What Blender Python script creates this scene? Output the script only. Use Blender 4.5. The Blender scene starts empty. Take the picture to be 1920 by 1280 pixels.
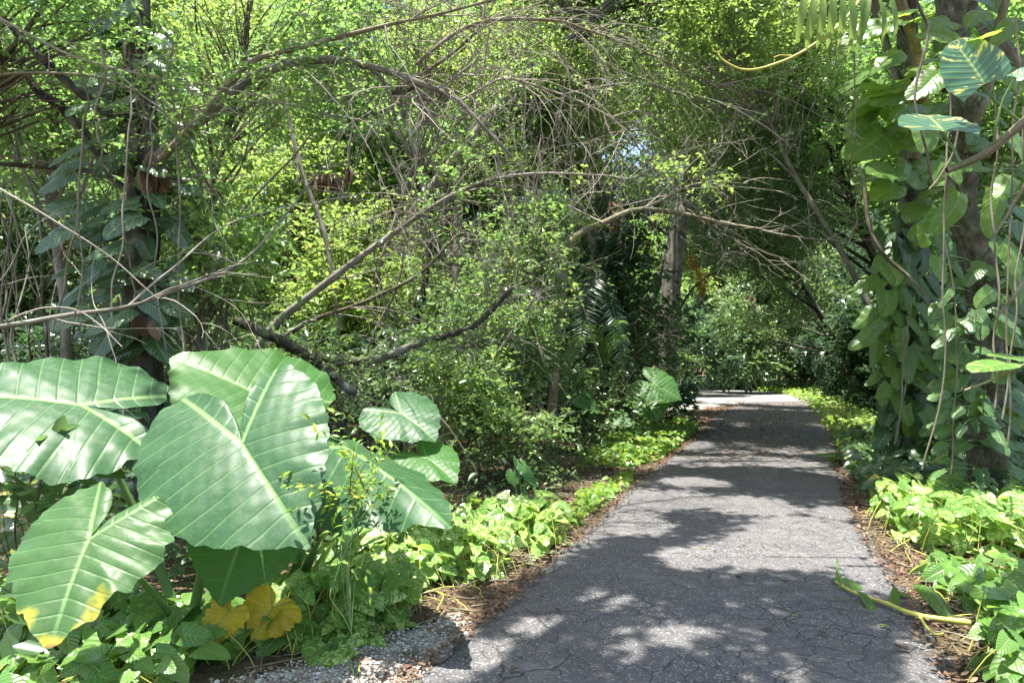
import bpy, math, random
import numpy as np
from mathutils import Vector, Matrix

# ------------------------------------------------------------------ camera, sky, sun
C = bpy.context.scene.collection
SC = bpy.context.scene
CAMH, F, HZ = 1.5, 1280.0, 690.0           # eye height, focal length in photo pixels, horizon row
cd = bpy.data.cameras.new('camera'); cam = bpy.data.objects.new('camera', cd); C.objects.link(cam)
cd.sensor_width = 36.0; cd.lens = 24.0; cd.shift_y = (HZ - 640) / 1920.0
cd.clip_start = 0.05; cd.clip_end = 2000
cam.location = (0, 0, CAMH); cam.rotation_euler = (math.radians(90), 0, 0)
SC.camera = cam
SUN = np.array([-0.12, -0.09, 0.95]); SUN /= np.linalg.norm(SUN)
w = bpy.data.worlds.new('World'); SC.world = w; w.use_nodes = True
nt = w.node_tree; nt.nodes.clear()
sky = nt.nodes.new('ShaderNodeTexSky'); sky.sky_type = 'NISHITA'; sky.sun_disc = False
sky.sun_elevation = math.asin(SUN[2]); sky.sun_rotation = math.atan2(SUN[0], SUN[1])
sky.air_density = 1.0; sky.dust_density = 2.5; sky.ozone_density = 0.6
bg = nt.nodes.new('ShaderNodeBackground'); bg.inputs[1].default_value = 0.125
wo = nt.nodes.new('ShaderNodeOutputWorld')
nt.links.new(sky.outputs[0], bg.inputs[0]); nt.links.new(bg.outputs[0], wo.inputs[0])
sl = bpy.data.lights.new('sun', 'SUN'); sl.energy = 4.9; sl.angle = math.radians(0.55); sl.color = (1.0, 0.955, 0.88)
so = bpy.data.objects.new('sun', sl); C.objects.link(so)
so.rotation_euler = Vector(SUN).to_track_quat('Z', 'Y').to_euler(); so.location = (0, 0, 40)
SC.view_settings.view_transform = 'Standard'; SC.view_settings.look = 'None'
SC.view_settings.exposure = 1.92; SC.view_settings.gamma = 1.0
SC.cycles.use_denoising = True
SC.cycles.max_bounces = 8; SC.cycles.diffuse_bounces = 4; SC.cycles.glossy_bounces = 3
SC.cycles.transmission_bounces = 6; SC.cycles.transparent_max_bounces = 4
SC.cycles.sample_clamp_indirect = 6

# ------------------------------------------------------------------ helpers
def P(px, py, D):
    return np.array([(px - 960) / F * D, D, CAMH + (HZ - py) / F * D])
def G(px, py):
    D = CAMH * F / (py - HZ)
    return np.array([(px - 960) / F * D, D, 0.0])
def rng(s): return np.random.default_rng(s)
def nrm(v):
    return v / np.maximum(np.linalg.norm(v, axis=-1, keepdims=True), 1e-9)

def tag(o, label=None, cat=None, group=None, kind=None):
    if label: o['label'] = label
    if cat: o['category'] = cat
    if group: o['group'] = group
    if kind: o['kind'] = kind
    return o
def empty(name, loc, label, cat, group=None):
    o = bpy.data.objects.new(name, None); C.objects.link(o); o.location = Vector([float(a) for a in loc])
    o.empty_display_size = 0.1
    return tag(o, label, cat, group)

def link(name, me, mat=None, parent=None):
    o = bpy.data.objects.new(name, me); C.objects.link(o)
    if mat is not None and len(me.materials) == 0: me.materials.append(mat)
    if parent is not None:
        o.parent = parent; o.location = -parent.location
    return o
def mesh(name, verts, faces, mat=None, parent=None, smooth=False, attrs=None, origin=None):
    """verts Nx3 in world space; faces: list of int arrays (M x k)."""
    verts = np.asarray(verts, dtype=np.float32)
    if origin is not None: verts = verts - np.asarray(origin, np.float32)
    me = bpy.data.meshes.new(name)
    me.vertices.add(len(verts)); me.vertices.foreach_set('co', verts.ravel())
    fl = [np.asarray(f, np.int32) for f in faces if len(f)]
    li = np.concatenate([f.ravel() for f in fl])
    tot = np.concatenate([np.full(len(f), f.shape[1], np.int32) for f in fl])
    st = np.concatenate([[0], np.cumsum(tot)[:-1]]).astype(np.int32)
    me.loops.add(len(li)); me.loops.foreach_set('vertex_index', li)
    me.polygons.add(len(tot)); me.polygons.foreach_set('loop_start', st); me.polygons.foreach_set('loop_total', tot)
    if smooth: me.polygons.foreach_set('use_smooth', np.ones(len(tot), bool))
    me.update(calc_edges=True)
    if attrs:
        for k, v in attrs.items():
            a = me.attributes.new(k, 'FLOAT_VECTOR', 'POINT')
            a.data.foreach_set('vector', np.asarray(v, np.float32).ravel())
    o = link(name, me, mat, parent)
    if origin is not None:
        o.location = Vector([float(a) for a in origin]) - (parent.location if parent else Vector((0, 0, 0)))
    return o

class Acc:
    """collects vertex / face blocks for one mesh"""
    def __init__(s): s.v = []; s.f = {}; s.a = []; s.n = 0
    def add(s, v, f, a=None):
        v = np.asarray(v, np.float32).reshape(-1, 3)
        if len(v) == 0: return
        for fa in (f if isinstance(f, list) else [f]):
            fa = np.asarray(fa); s.f.setdefault(fa.shape[1], []).append(fa + s.n)
        s.v.append(v); s.a.append(np.zeros_like(v) if a is None else np.asarray(a, np.float32).reshape(-1, 3))
        s.n += len(v)
    def build(s, name, mat, parent=None, smooth=False, origin=None, luv=True):
        if s.n == 0: return None
        return mesh(name, np.concatenate(s.v), [np.concatenate(x) for x in s.f.values()], mat, parent, smooth,
                    {'luv': np.concatenate(s.a)} if luv else None, origin)

def tubes(PT, R, n=5, cap=False):
    """PT (T,K,3) R (T,K) -> verts, faces, attr(u around, v along)"""
    PT = np.asarray(PT, float); R = np.asarray(R, float)
    if PT.ndim == 2: PT = PT[None]; R = R[None]
    T, K, _ = PT.shape
    tan = nrm(np.gradient(PT, axis=1))
    ref = np.zeros((T, 1, 3)); m = nrm(PT[:, -1] - PT[:, 0])
    flat = np.abs(m[:, 2]) > 0.8
    ref[:, 0, 2] = 1; ref[flat, 0] = [0.97, 0.2, 0.1]
    a = nrm(np.cross(tan, ref)); b = np.cross(tan, a)
    th = np.arange(n) / n * 2 * np.pi
    ring = PT[:, :, None] + R[:, :, None, None] * (a[:, :, None] * np.cos(th)[None, None, :, None] + b[:, :, None] * np.sin(th)[None, None, :, None])
    v = ring.reshape(-1, 3)
    base = (np.arange(T) * K * n)[:, None, None]; k = (np.arange(K - 1) * n)[None, :, None]; j = np.arange(n)[None, None]; j2 = (j + 1) % n
    f = np.stack([base + k + j, base + k + j2, base + k + n + j2, base + k + n + j], -1).reshape(-1, 4)
    seg = np.concatenate([np.zeros((T, 1)), np.cumsum(np.linalg.norm(np.diff(PT, axis=1), axis=2), 1)], 1)
    at = np.zeros((T, K, n, 3)); at[..., 0] = np.cos(th); at[..., 2] = np.sin(th); at[..., 1] = seg[:, :, None]
    return v, f, at.reshape(-1, 3)

def spline(pts, m=24):
    """Catmull-Rom through pts"""
    p = np.asarray(pts, float); n = len(p)
    if n == 2: return p[0] + (p[1] - p[0]) * np.linspace(0, 1, m)[:, None]
    q = np.vstack([2 * p[0] - p[1], p, 2 * p[-1] - p[-2]])
    out = []
    for t in np.linspace(0, n - 1 - 1e-6, m):
        i = int(t); u = t - i; a, b, c, d = q[i:i + 4]
        out.append(0.5 * ((2 * b) + (c - a) * u + (2 * a - 5 * b + 4 * c - d) * u * u + (-a + 3 * b - 3 * c + d) * u ** 3))
    return np.array(out)
def wob(p, amp, seed, k=3):
    r = rng(seed); s = np.linspace(0, 1, len(p))[:, None]; o = np.zeros_like(p)
    for i in range(1, k + 3):
        o += amp / i * r.normal(size=(1, 3)) * np.sin(s * i * 4.2 + r.uniform(0, 6.28, (1, 3)))
    return p + o * np.minimum(1, s * 5)

def grid_leaf(rows, cols, wf, lobe=0.0, fold=0.15, droop=0.2, cup=0.0, pil=0.0, nv=7):
    s = np.linspace(0, 1, rows); u = np.linspace(-1, 1, cols)
    S, U = np.meshgrid(s, u, indexing='ij')
    Wd = wf(S)
    x = S - lobe * np.abs(U) ** 1.2 * np.clip(1 - S * 2.4, 0, 1)
    y = U * Wd
    z = fold * np.abs(y) - droop * S ** 2 - cup * y * y + pil * np.sin((S * 1.0 - np.abs(U) * 0.15) * nv * 2 * np.pi) * np.abs(U)
    v = np.stack([x, y, z], -1).reshape(-1, 3)
    i = np.arange(rows - 1)[:, None] * cols; j = np.arange(cols - 1)[None]
    f = np.stack([i + j, i + j + 1, i + cols + j + 1, i + cols + j], -1).reshape(-1, 4)
    return v, f, np.stack([U, S, np.zeros_like(S)], -1).reshape(-1, 3)
def ov(p=1.0, q=1.0, wmax=0.3):
    k = (p / (p + q)) ** p * (q / (p + q)) ** q
    return lambda s: wmax * (np.maximum(s, 0) ** p) * (np.maximum(1 - s, 0) ** q) / k
SMALL = (np.array([[0, 0, 0], [.32, .24, .05], [.70, .19, .02], [1, 0, -.10], [.32, -.24, .05], [.70, -.19, .02]]),
         np.array([[0, 1, 2, 3], [3, 5, 4, 0]])[:, ::-1], np.zeros((6, 3)))
NARROW = (SMALL[0] * [1, .62, 1], SMALL[1], SMALL[2])
TRI = (np.array([[0, 0, 0], [.45, .26, .05], [1, 0, -.12], [.45, -.26, .05]]), np.array([[0, 3, 2, 1]]), np.zeros((4, 3)))
HEART = grid_leaf(7, 5, lambda s: 0.40 * np.sqrt(np.clip(1 - s ** 1.7, 0, 1)) * (1 - 0.25 * s) * np.minimum(1, .8 + s), lobe=0.16, fold=0.25, droop=0.22, cup=.3)
HEARTH = grid_leaf(10, 9, lambda s: 0.42 * np.sqrt(np.clip(1 - s ** 1.9, 0, 1)) * (1 - 0.22 * s) * np.minimum(1, .82 + s), lobe=0.15, fold=0.22, droop=0.25, cup=.45)
HEART2 = grid_leaf(7, 5, lambda s: 0.34 * np.sqrt(np.clip(1 - s ** 1.5, 0, 1)) * (1 - 0.25 * s) * np.minimum(1, .8 + s), lobe=0.14, fold=-0.25, droop=0.35, cup=-.2)
LANCE = grid_leaf(6, 5, ov(.7, 1.0, .20), fold=0.35, droop=0.3)
OVAL = grid_leaf(7, 5, ov(.5, .7, .30), fold=0.2, droop=0.25)
BIGV = grid_leaf(22, 15, lambda s: 0.36 * np.sqrt(np.clip(1 - s ** 2.2, 0, 1)) * np.minimum(1, .75 + s), lobe=0.12, fold=0.35, droop=0.14, cup=.9, pil=.006, nv=9)
BIGV2 = grid_leaf(22, 15, lambda s: 0.30 * np.sqrt(np.clip(1 - s ** 1.9, 0, 1)) * np.minimum(1, .75 + s), lobe=0.10, fold=-0.4, droop=0.22, cup=-.2, pil=.006, nv=10)

def frames(X, Z):
    x = nrm(X); z = nrm(Z - (Z * x).sum(-1, keepdims=True) * x); y = np.cross(z, x)
    return np.stack([x, y, z], -2)
def inst(tpl, pos, X, Z, sc):
    v, f, a = tpl
    B = frames(np.asarray(X, float), np.asarray(Z, float))
    sc = np.asarray(sc, float).reshape(-1, 1, 1)
    V = np.einsum('vi,nij->nvj', v, B) * sc + np.asarray(pos)[:, None]
    N = len(pos); Fc = (f[None] + (np.arange(N) * len(v))[:, None, None]).reshape(-1, f.shape[1])
    return V.reshape(-1, 3), Fc, np.tile(a, (N, 1))

# ------------------------------------------------------------------ materials
class M:
    def __init__(s, name):
        s.m = bpy.data.materials.new(name); s.m.use_nodes = True; s.t = s.m.node_tree; s.t.nodes.clear()
        s.out = s.n('OutputMaterial')
    def n(s, typ, **k):
        nd = s.t.nodes.new('ShaderNode' + typ)
        for a, b in k.items(): setattr(nd, a, b)
        return nd
    def l(s, a, b): s.t.links.new(a, b)
    def set(s, sock, v):
        if hasattr(v, 'is_output') or isinstance(v, bpy.types.NodeSocket): s.l(v, sock)
        else:
            try: sock.default_value = v
            except Exception: sock.default_value = (*v, 1.0)
    def math(s, op, a, b=0.0, c=None, clamp=False):
        nd = s.n('Math', operation=op, use_clamp=clamp); s.set(nd.inputs[0], a); s.set(nd.inputs[1], b)
        if c is not None: s.set(nd.inputs[2], c)
        return nd.outputs[0]
    def mix(s, f, a, b, bt='MIX'):
        nd = s.n('Mix', data_type='RGBA', blend_type=bt); s.set(nd.inputs[0], f); s.set(nd.inputs[6], a); s.set(nd.inputs[7], b)
        return nd.outputs[2]
    def ramp(s, f, stops, interp='LINEAR'):
        nd = s.n('ValToRGB'); cr = nd.color_ramp; cr.interpolation = interp
        while len(cr.elements) < len(stops): cr.elements.new(0.5)
        for e, (p, c) in zip(cr.elements, stops): e.position = p; e.color = (*c, 1) if len(c) == 3 else c
        s.set(nd.inputs[0], f); return nd.outputs[0]
    def noise(s, vec, scale, detail=3, rough=.55, dist=0):
        nd = s.n('TexNoise'); nd.inputs['Scale'].default_value = scale; nd.inputs['Detail'].default_value = detail
        nd.inputs['Roughness'].default_value = rough; nd.inputs['Distortion'].default_value = dist
        if vec is not None: s.l(vec, nd.inputs['Vector'])
        return nd
    def maprange(s, v, a, b, c=0., d=1.):
        nd = s.n('MapRange'); s.set(nd.inputs[0], v)
        for i, x in zip((1, 2, 3, 4), (a, b, c, d)): nd.inputs[i].default_value = x
        return nd.outputs[0]
    def obj(s): return s.n('TexCoord').outputs['Object']
    def pos(s): return s.n('NewGeometry').outputs['Position']
    def luv(s):
        a = s.n('Attribute'); a.attribute_name = 'luv'; return a.outputs['Vector']
    def sep(s, v):
        nd = s.n('SeparateXYZ'); s.l(v, nd.inputs[0]); return nd.outputs
    def comb(s, x, y, z):
        nd = s.n('CombineXYZ'); s.set(nd.inputs[0], x); s.set(nd.inputs[1], y); s.set(nd.inputs[2], z); return nd.outputs[0]
    def bump(s, h, st=.3, dist=.01):
        nd = s.n('Bump'); nd.inputs['Strength'].default_value = st; nd.inputs['Distance'].default_value = dist
        s.l(h, nd.inputs['Height']); return nd.outputs[0]
    def princ(s, col, rough=.6, spec=.5, nor=None, coat=0.0):
        p = s.n('BsdfPrincipled'); s.set(p.inputs['Base Color'], col); s.set(p.inputs['Roughness'], rough)
        p.inputs['Specular IOR Level'].default_value = spec; p.inputs['Coat Weight'].default_value = coat
        if nor is not None: s.l(nor, p.inputs['Normal'])
        return p.outputs[0]
    def surf(s, sh): s.l(sh, s.out.inputs[0]); return s.m
    def leafy(s, col, tcol, tf, rough=.4, spec=.5, nor=None):
        p = s.princ(col, rough, spec, nor); t = s.n('BsdfTranslucent'); s.set(t.inputs[0], tcol)
        if nor is not None: s.l(nor, t.inputs['Normal'])
        mx = s.n('MixShader'); mx.inputs[0].default_value = tf; s.l(p, mx.inputs[1]); s.l(t.outputs[0], mx.inputs[2])
        return s.surf(mx.outputs[0])

def leaf_mat(name, cols, tr, tf=.42, rough=.42, spec=.5, rare=None):
    m = M(name); r = m.n('NewGeometry').outputs['Random Per Island']
    k = len(cols); c = m.ramp(r, [(i / (k - 1) * .9, cc) for i, cc in enumerate(cols)] + ([(0.975, rare)] if rare else []))
    n = m.noise(m.pos(), 1.3, 2).outputs[0]
    c = m.mix(m.maprange(n, .35, .65), c, m.mix(1.0, c, (.72, .85, .75, 1), 'MULTIPLY'))
    t = m.mix(m.math('MULTIPLY', r, .8), tr, (tr[0] * .55, tr[1] * .7, tr[2] * .8, 1))
    return m.leafy(c, t, tf, rough, spec)
LM = {
 'bright': leaf_mat('leaf_bright_green', [(.07, .135, .032), (.10, .175, .042), (.135, .22, .05), (.085, .155, .038)], (.34, .56, .12, 1), .44, .38, rare=(.34, .30, .03)),
 'yellow': leaf_mat('leaf_yellow_green', [(.095, .165, .035), (.135, .21, .042), (.19, .26, .05)], (.46, .61, .13, 1), .45, .42, rare=(.42, .34, .03)),
 'mid': leaf_mat('leaf_mid_green', [(.050, .095, .042), (.070, .122, .052), (.095, .15, .065)], (.28, .44, .12, 1), .36, .30, rare=(.25, .24, .04)),
 'dark': leaf_mat('leaf_dark_glossy', [(.032, .066, .036), (.045, .085, .046), (.062, .105, .060)], (.16, .30, .09, 1), .28, .30, .6),
 'grey': leaf_mat('leaf_grey_green', [(.075, .13, .062), (.10, .16, .08), (.14, .20, .095)], (.36, .52, .13, 1), .38, .36, .6, rare=(.25, .24, .06)),
 'pale': leaf_mat('leaf_pale_glossy', [(.10, .17, .075), (.14, .22, .09), (.18, .26, .11)], (.42, .62, .14, 1), .38, .28, .7, rare=(.35, .34, .06)),
 'lime': leaf_mat('leaf_lime_ground', [(.10, .20, .03), (.145, .26, .04), (.20, .31, .05)], (.5, .66, .07, 1), .42, .4, rare=(.4, .35, .05)),
 'dry': leaf_mat('leaf_dry_brown', [(.13, .075, .048), (.20, .12, .08), (.09, .055, .038), (.25, .17, .12)], (.2, .11, .05, 1), .15, .7, .2),
 'rust': leaf_mat('leaf_rust_dry', [(.22, .10, .06), (.32, .16, .09), (.15, .075, .05), (.36, .24, .12)], (.25, .12, .05, 1), .15, .7, .2),
 'orange': leaf_mat('leaf_dead_orange', [(.34, .15, .035), (.42, .22, .06), (.22, .10, .035)], (.5, .22, .05, 1), .35, .6, .2),
}
def bark(name, c1, c2, c3, sc=14, moss=0.0, bs=.5):
    m = M(name); l = m.sep(m.luv()); v = m.comb(m.math('MULTIPLY', l[0], .12), m.math('MULTIPLY', l[1], .35), m.math('MULTIPLY', l[2], .12))
    n1 = m.noise(v, sc, 6, .65).outputs[0]; n2 = m.noise(m.pos(), 2.6, 4).outputs[0]; n3 = m.noise(m.pos(), 60, 3).outputs[0]
    c = m.ramp(n1, [(.3, c1), (.5, c2), (.68, c3)])
    c = m.mix(m.maprange(n2, .5, .66), c, m.mix(.5, c, (.40, .40, .34, 1)))
    if moss: c = m.mix(m.math('MULTIPLY', m.maprange(m.noise(m.pos(), 5, 4).outputs[0], .48, .6), moss), c, (.07, .10, .03, 1))
    c = m.mix(m.maprange(n3, .3, .7), m.mix(1., c, (.7, .7, .7, 1), 'MULTIPLY'), c)
    h = m.math('ADD', n1, m.math('MULTIPLY', n3, .3))
    return m.surf(m.princ(c, .88, .2, m.bump(h, bs, .02)))
BM = {
 'dark': bark('bark_dark', (.020, .019, .015), (.042, .040, .031), (.09, .085, .066), moss=.35),
 'grey': bark('bark_grey', (.12, .105, .085), (.20, .18, .15), (.30, .28, .24), moss=.3),
 'tan': bark('bark_tan', (.12, .10, .06), (.21, .18, .115), (.32, .285, .20), moss=.4),
 'pale': bark('bark_pale_twig', (.23, .20, .15), (.34, .30, .24), (.46, .42, .35), sc=20),
 'brown': bark('bark_brown', (.05, .038, .025), (.10, .078, .052), (.19, .15, .11), moss=.3),
 'rough': bark('bark_rough', (.035, .032, .022), (.095, .086, .062), (.18, .168, .128), sc=26, moss=.3, bs=1.0),
}
m = M('green_stalk'); n = m.noise(m.pos(), 9, 3).outputs[0]
GREENST = m.surf(m.princ(m.ramp(n, [(.3, (.07, .14, .04)), (.7, (.13, .22, .07))]), .4, .5))
BM['green'] = GREENST
m = M('yellow_stem'); n = m.noise(m.pos(), 9, 3).outputs[0]
YELST = m.surf(m.princ(m.ramp(n, [(.3, (.28, .32, .05)), (.6, (.42, .38, .09)), (.8, (.30, .20, .09))]), .5, .4))

def pothos_mat(name, g1, g2, yel, thr, tr, tf=.35, veins=7, rough=.3):
    m = M(name); l = m.sep(m.luv()); r = m.n('NewGeometry').outputs['Random Per Island']
    au = m.math('ABSOLUTE', l[0])
    st = m.math('SUBTRACT', l[1], m.math('MULTIPLY', au, .28))
    v = m.comb(m.math('MULTIPLY', st, 9.0), m.math('MULTIPLY', l[0], 1.5), m.math('MULTIPLY', r, 97.0))
    nz = m.noise(v, 1.0, 4, .6).outputs[0]
    th = m.maprange(m.math('FRACT', m.math('MULTIPLY', r, 7.31)), 0, 1, thr + .09, thr - .07)
    mask = m.maprange(m.math('SUBTRACT', nz, th), -.015, .03)
    g = m.mix(r, g1, g2)
    fr = m.math('ABSOLUTE', m.math('SUBTRACT', m.math('FRACT', m.math('MULTIPLY', st, float(veins))), .5))
    vein = m.math('MULTIPLY', m.maprange(fr, .12, .0, 0, 1), .55)
    mid = m.maprange(au, .0, .07, 1, 0)
    c = m.mix(mask, g, yel); c = m.mix(m.math('MAXIMUM', vein, mid), c, (.26, .34, .11, 1))
    t = m.mix(mask, tr, (min(1, tr[0] * 1.6), min(1, tr[1] * 1.3), tr[2] * 1.4, 1))
    return m.leafy(c, t, tf, rough, .5, m.bump(m.math('ADD', fr, m.math('MULTIPLY', mid, -.6)), .35, .01))
POTHOS = pothos_mat('pothos_leaf', (.055, .15, .03, 1), (.13, .26, .045, 1), (.44, .52, .17, 1), .53, (.35, .58, .08, 1))
POTHG = pothos_mat('pothos_leaf_green', (.055, .14, .028, 1), (.11, .22, .04, 1), (.32, .40, .09, 1), .66, (.30, .52, .07, 1))
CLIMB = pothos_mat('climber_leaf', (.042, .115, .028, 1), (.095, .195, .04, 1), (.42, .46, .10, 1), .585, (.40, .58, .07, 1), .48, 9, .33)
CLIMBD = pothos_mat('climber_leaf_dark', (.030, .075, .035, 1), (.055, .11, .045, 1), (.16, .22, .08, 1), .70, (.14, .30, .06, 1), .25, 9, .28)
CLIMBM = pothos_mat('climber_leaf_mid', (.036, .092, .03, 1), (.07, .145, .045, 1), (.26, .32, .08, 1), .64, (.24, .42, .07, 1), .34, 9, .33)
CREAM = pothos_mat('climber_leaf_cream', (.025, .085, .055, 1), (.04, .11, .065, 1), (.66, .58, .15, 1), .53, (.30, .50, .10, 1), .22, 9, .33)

def ear_mat(name, base1, base2, tr, old=0.0, tf=.25):
    # luv = (vein stripe coordinate, distance from the main veins, radius towards the margin)
    m = M(name); l = m.sep(m.luv())
    fr = m.math('ABSOLUTE', m.math('SUBTRACT', m.math('FRACT', l[0]), .5))
    vein = m.maprange(fr, .035, .008, 0, 1); main = m.maprange(l[1], .022, .008, 0, 1)
    lines = m.math('MAXIMUM', m.math('MULTIPLY', vein, .6), main)
    n = m.noise(m.pos(), 6, 4).outputs[0]; n2 = m.noise(m.pos(), 40, 3).outputs[0]
    c = m.mix(n, base1, base2); c = m.mix(m.math('MULTIPLY', m.maprange(n2, .45, .72), .3), c, (.055, .12, .05, 1)); c = m.mix(m.maprange(m.noise(m.pos(), 95, 2).outputs[0], .68, .72), c, (.12, .10, .05, 1))
    vn = m.n('TexVoronoi', feature='DISTANCE_TO_EDGE'); vn.inputs['Scale'].default_value = 70; m.l(m.pos(), vn.inputs['Vector']); c = m.mix(m.math('MULTIPLY', m.maprange(vn.outputs['Distance'], .09, .02), .22), c, (.09, .16, .06, 1))
    tt = tr
    if old:
        e = m.math('ADD', m.math('MULTIPLY', l[2], 1.0), m.math('MULTIPLY', m.math('SUBTRACT', m.noise(m.pos(), 5.5, 3).outputs[0], .5), 1.3))
        ye = m.maprange(e, .92 - old * .35, 1.14 - old * .2); br = m.maprange(e, 1.13 - old * .2, 1.21 - old * .2)
        c = m.mix(ye, c, (.40, .36, .035, 1)); c = m.mix(br, c, (.22, .11, .045, 1)); tt = m.mix(ye, tr, (.6, .45, .05, 1))
    c = m.mix(lines, c, (.15, .25, .09, 1))
    h = m.math('ADD', m.math('MULTIPLY', m.maprange(fr, .0, .12), .8), m.math('ADD', m.math('MULTIPLY', m.maprange(l[1], .0, .03), .8), m.math('MULTIPLY', n2, .35)))
    return m.leafy(c, tt, tf, m.maprange(n2, .3, .7, .36, .52), .27, m.bump(h, .4, .005))
EAR = ear_mat('elephant_ear_leaf', (.018, .060, .024, 1), (.032, .086, .034, 1), (.09, .30, .04, 1), tf=.18)
EARB = ear_mat('elephant_ear_leaf_fresh', (.030, .095, .022, 1), (.045, .120, .028, 1), (.15, .44, .035, 1), tf=.32)
EARO = ear_mat('elephant_ear_leaf_old', (.030, .085, .024, 1), (.048, .108, .030, 1), (.15, .36, .035, 1), old=.13)
EARY = ear_mat('elephant_ear_leaf_dead', (.55, .40, .02, 1), (.48, .30, .02, 1), (.7, .5, .04, 1), old=.25, tf=.35)

# path surface
def path_mat():
    m = M('cracked_asphalt'); p = m.pos(); w1 = m.noise(p, 3.2, 4, .6)
    wp = m.n('VectorMath', operation='ADD'); m.l(p, wp.inputs[0])
    sc = m.n('VectorMath', operation='SCALE'); m.l(w1.outputs['Color'], sc.inputs[0]); sc.inputs['Scale'].default_value = .26; m.l(sc.outputs[0], wp.inputs[1])
    def crack(scale, wd):
        v = m.n('TexVoronoi', feature='DISTANCE_TO_EDGE', voronoi_dimensions='2D'); v.inputs['Scale'].default_value = scale; m.l(wp.outputs[0], v.inputs['Vector'])
        return m.maprange(v.outputs['Distance'], wd, wd * .25)
    c1 = m.math('MULTIPLY', crack(2.3, .020), m.maprange(m.noise(p, 1.9, 3).outputs[0], .42, .60))
    c2 = m.math('MULTIPLY', crack(6.0, .026), m.maprange(m.noise(p, 1.3, 3).outputs[0], .45, .58))
    cr = m.math('MAXIMUM', c1, c2)
    ag = m.n('TexVoronoi'); ag.inputs['Scale'].default_value = 110; m.l(p, ag.inputs['Vector'])
    spk = m.n('SeparateColor'); m.l(ag.outputs['Color'], spk.inputs[0])
    fine = m.noise(p, 170, 3, .7).outputs[0]; big = m.noise(p, .9, 4).outputs[0]; med = m.noise(p, 9, 5, .65).outputs[0]
    c = m.ramp(fine, [(.32, (.034, .034, .036)), (.5, (.076, .076, .079)), (.68, (.142, .141, .142))])
    c = m.mix(m.math('MULTIPLY', m.maprange(spk.outputs[0], .86, .93), .75), c, (.30, .29, .27, 1))
    c = m.mix(m.math('MULTIPLY', m.maprange(big, .42, .62), .35), c, (.105, .102, .10, 1))
    c = m.mix(m.math('MULTIPLY', m.maprange(med, .52, .72), .28), c, (.13, .105, .085, 1))
    st = m.noise(p, 1.7, 5, .65, .8).outputs[0]; c = m.mix(m.math('MULTIPLY', m.maprange(st, .50, .60), .4), c, m.mix(1., c, (.55, .56, .58, 1), 'MULTIPLY'))
    c = m.mix(m.math('MULTIPLY', m.maprange(m.noise(p, 2.3, 5, .7).outputs[0], .56, .66), .45), c, (.17, .165, .155, 1))
    c = m.mix(m.math('MULTIPLY', m.maprange(m.noise(p, 22, 4, .7).outputs[0], .58, .70), .5), c, (.10, .075, .055, 1))
    c = m.mix(m.math('MULTIPLY', cr, .85), c, (.022, .022, .02, 1))
    h = m.math('SUBTRACT', m.math('ADD', m.math('MULTIPLY', fine, .5), m.math('MULTIPLY', spk.outputs[1], .35)), m.math('MULTIPLY', cr, 1.6))
    return m.surf(m.princ(c, .82, .35, m.bump(h, .8, .006)))
def soil_mat():
    m = M('forest_soil'); p = m.pos(); a = m.noise(p, 14, 6, .7).outputs[0]; b = m.noise(p, 1.2, 3).outputs[0]; f = m.noise(p, 120, 3, .7).outputs[0]
    c = m.ramp(a, [(.3, (.035, .024, .016)), (.48, (.085, .058, .038)), (.62, (.16, .10, .065)), (.75, (.24, .17, .12))])
    c = m.mix(m.math('MULTIPLY', m.maprange(f, .5, .7), .5), c, (.22, .17, .13, 1))
    c = m.mix(m.math('MULTIPLY', m.maprange(b, .5, .62), .4), c, (.06, .075, .03, 1))
    return m.surf(m.princ(c, .95, .1, m.bump(m.math('ADD', a, m.math('MULTIPLY', f, .4)), .8, .03)))
def gravel_mat():
    m = M('gravel_bed'); p = m.pos(); v = m.n('TexVoronoi'); v.inputs['Scale'].default_value = 75; m.l(p, v.inputs['Vector'])
    s = m.n('SeparateColor'); m.l(v.outputs['Color'], s.inputs[0])
    c = m.ramp(s.outputs[0], [(0, (.20, .16, .135)), (.4, (.34, .31, .28)), (.75, (.46, .44, .42)), (1, (.6, .58, .55))])
    c = m.mix(m.maprange(m.noise(p, 5, 5, .7).outputs[0], .40, .58), c, (.17, .12, .085, 1))
    return m.surf(m.princ(c, .9, .2, m.bump(v.outputs['Distance'], 1.0, .01)))
def stone_mat():
    m = M('pebble'); r = m.n('NewGeometry').outputs['Random Per Island']
    return m.surf(m.princ(m.ramp(r, [(0, (.17, .14, .11)), (.4, (.30, .27, .225)), (.8, (.46, .43, .38)), (1, (.58, .55, .49))]), .85, .3))

# ------------------------------------------------------------------ ground, path
def n2(x, y, s=0):
    return (np.sin(x * 1.3 + s) * np.cos(y * 1.1 - s * 2) + .5 * np.sin(x * 3.1 + y * 2.3 + s) + .3 * np.cos(x * 6.7 - y * 5.1 + s * 3)) / 1.8
LE = [(3.0, 740 - 30), (1280, 740), (1240, 800), (1180, 870), (1120, 950), (1070, 1000), (1035, 1040), (1000, 1090), (960, 1130), (905, 1190), (860, 1250), (830, 1290), (805, 1314), (780, 1335), (765, 1368), (757, 1384)]
RE = [(3.0, 1845), (1280, 1810), (1225, 1775), (1160, 1740), (1100, 1703), (1050, 1668), (1000, 1632), (950, 1606), (900, 1586), (850, 1572), (820, 1560), (800, 1550), (783, 1543), (765, 1533), (754, 1525), (745, 1508)]
def edge_pts(E):
    a = [G(x, y)[:2] for y, x in E if y > 10]
    first = a[0] + (a[0] - a[1]) * 8; return np.vstack([[a[0][0] * .93, .8], [a[0][0] * .98, 2.2], a])
LP, RP = edge_pts(LE), edge_pts(RE)
def path_x(y):
    return np.interp(y, LP[:, 1], LP[:, 0]), np.interp(y, RP[:, 1], RP[:, 0])
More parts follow.
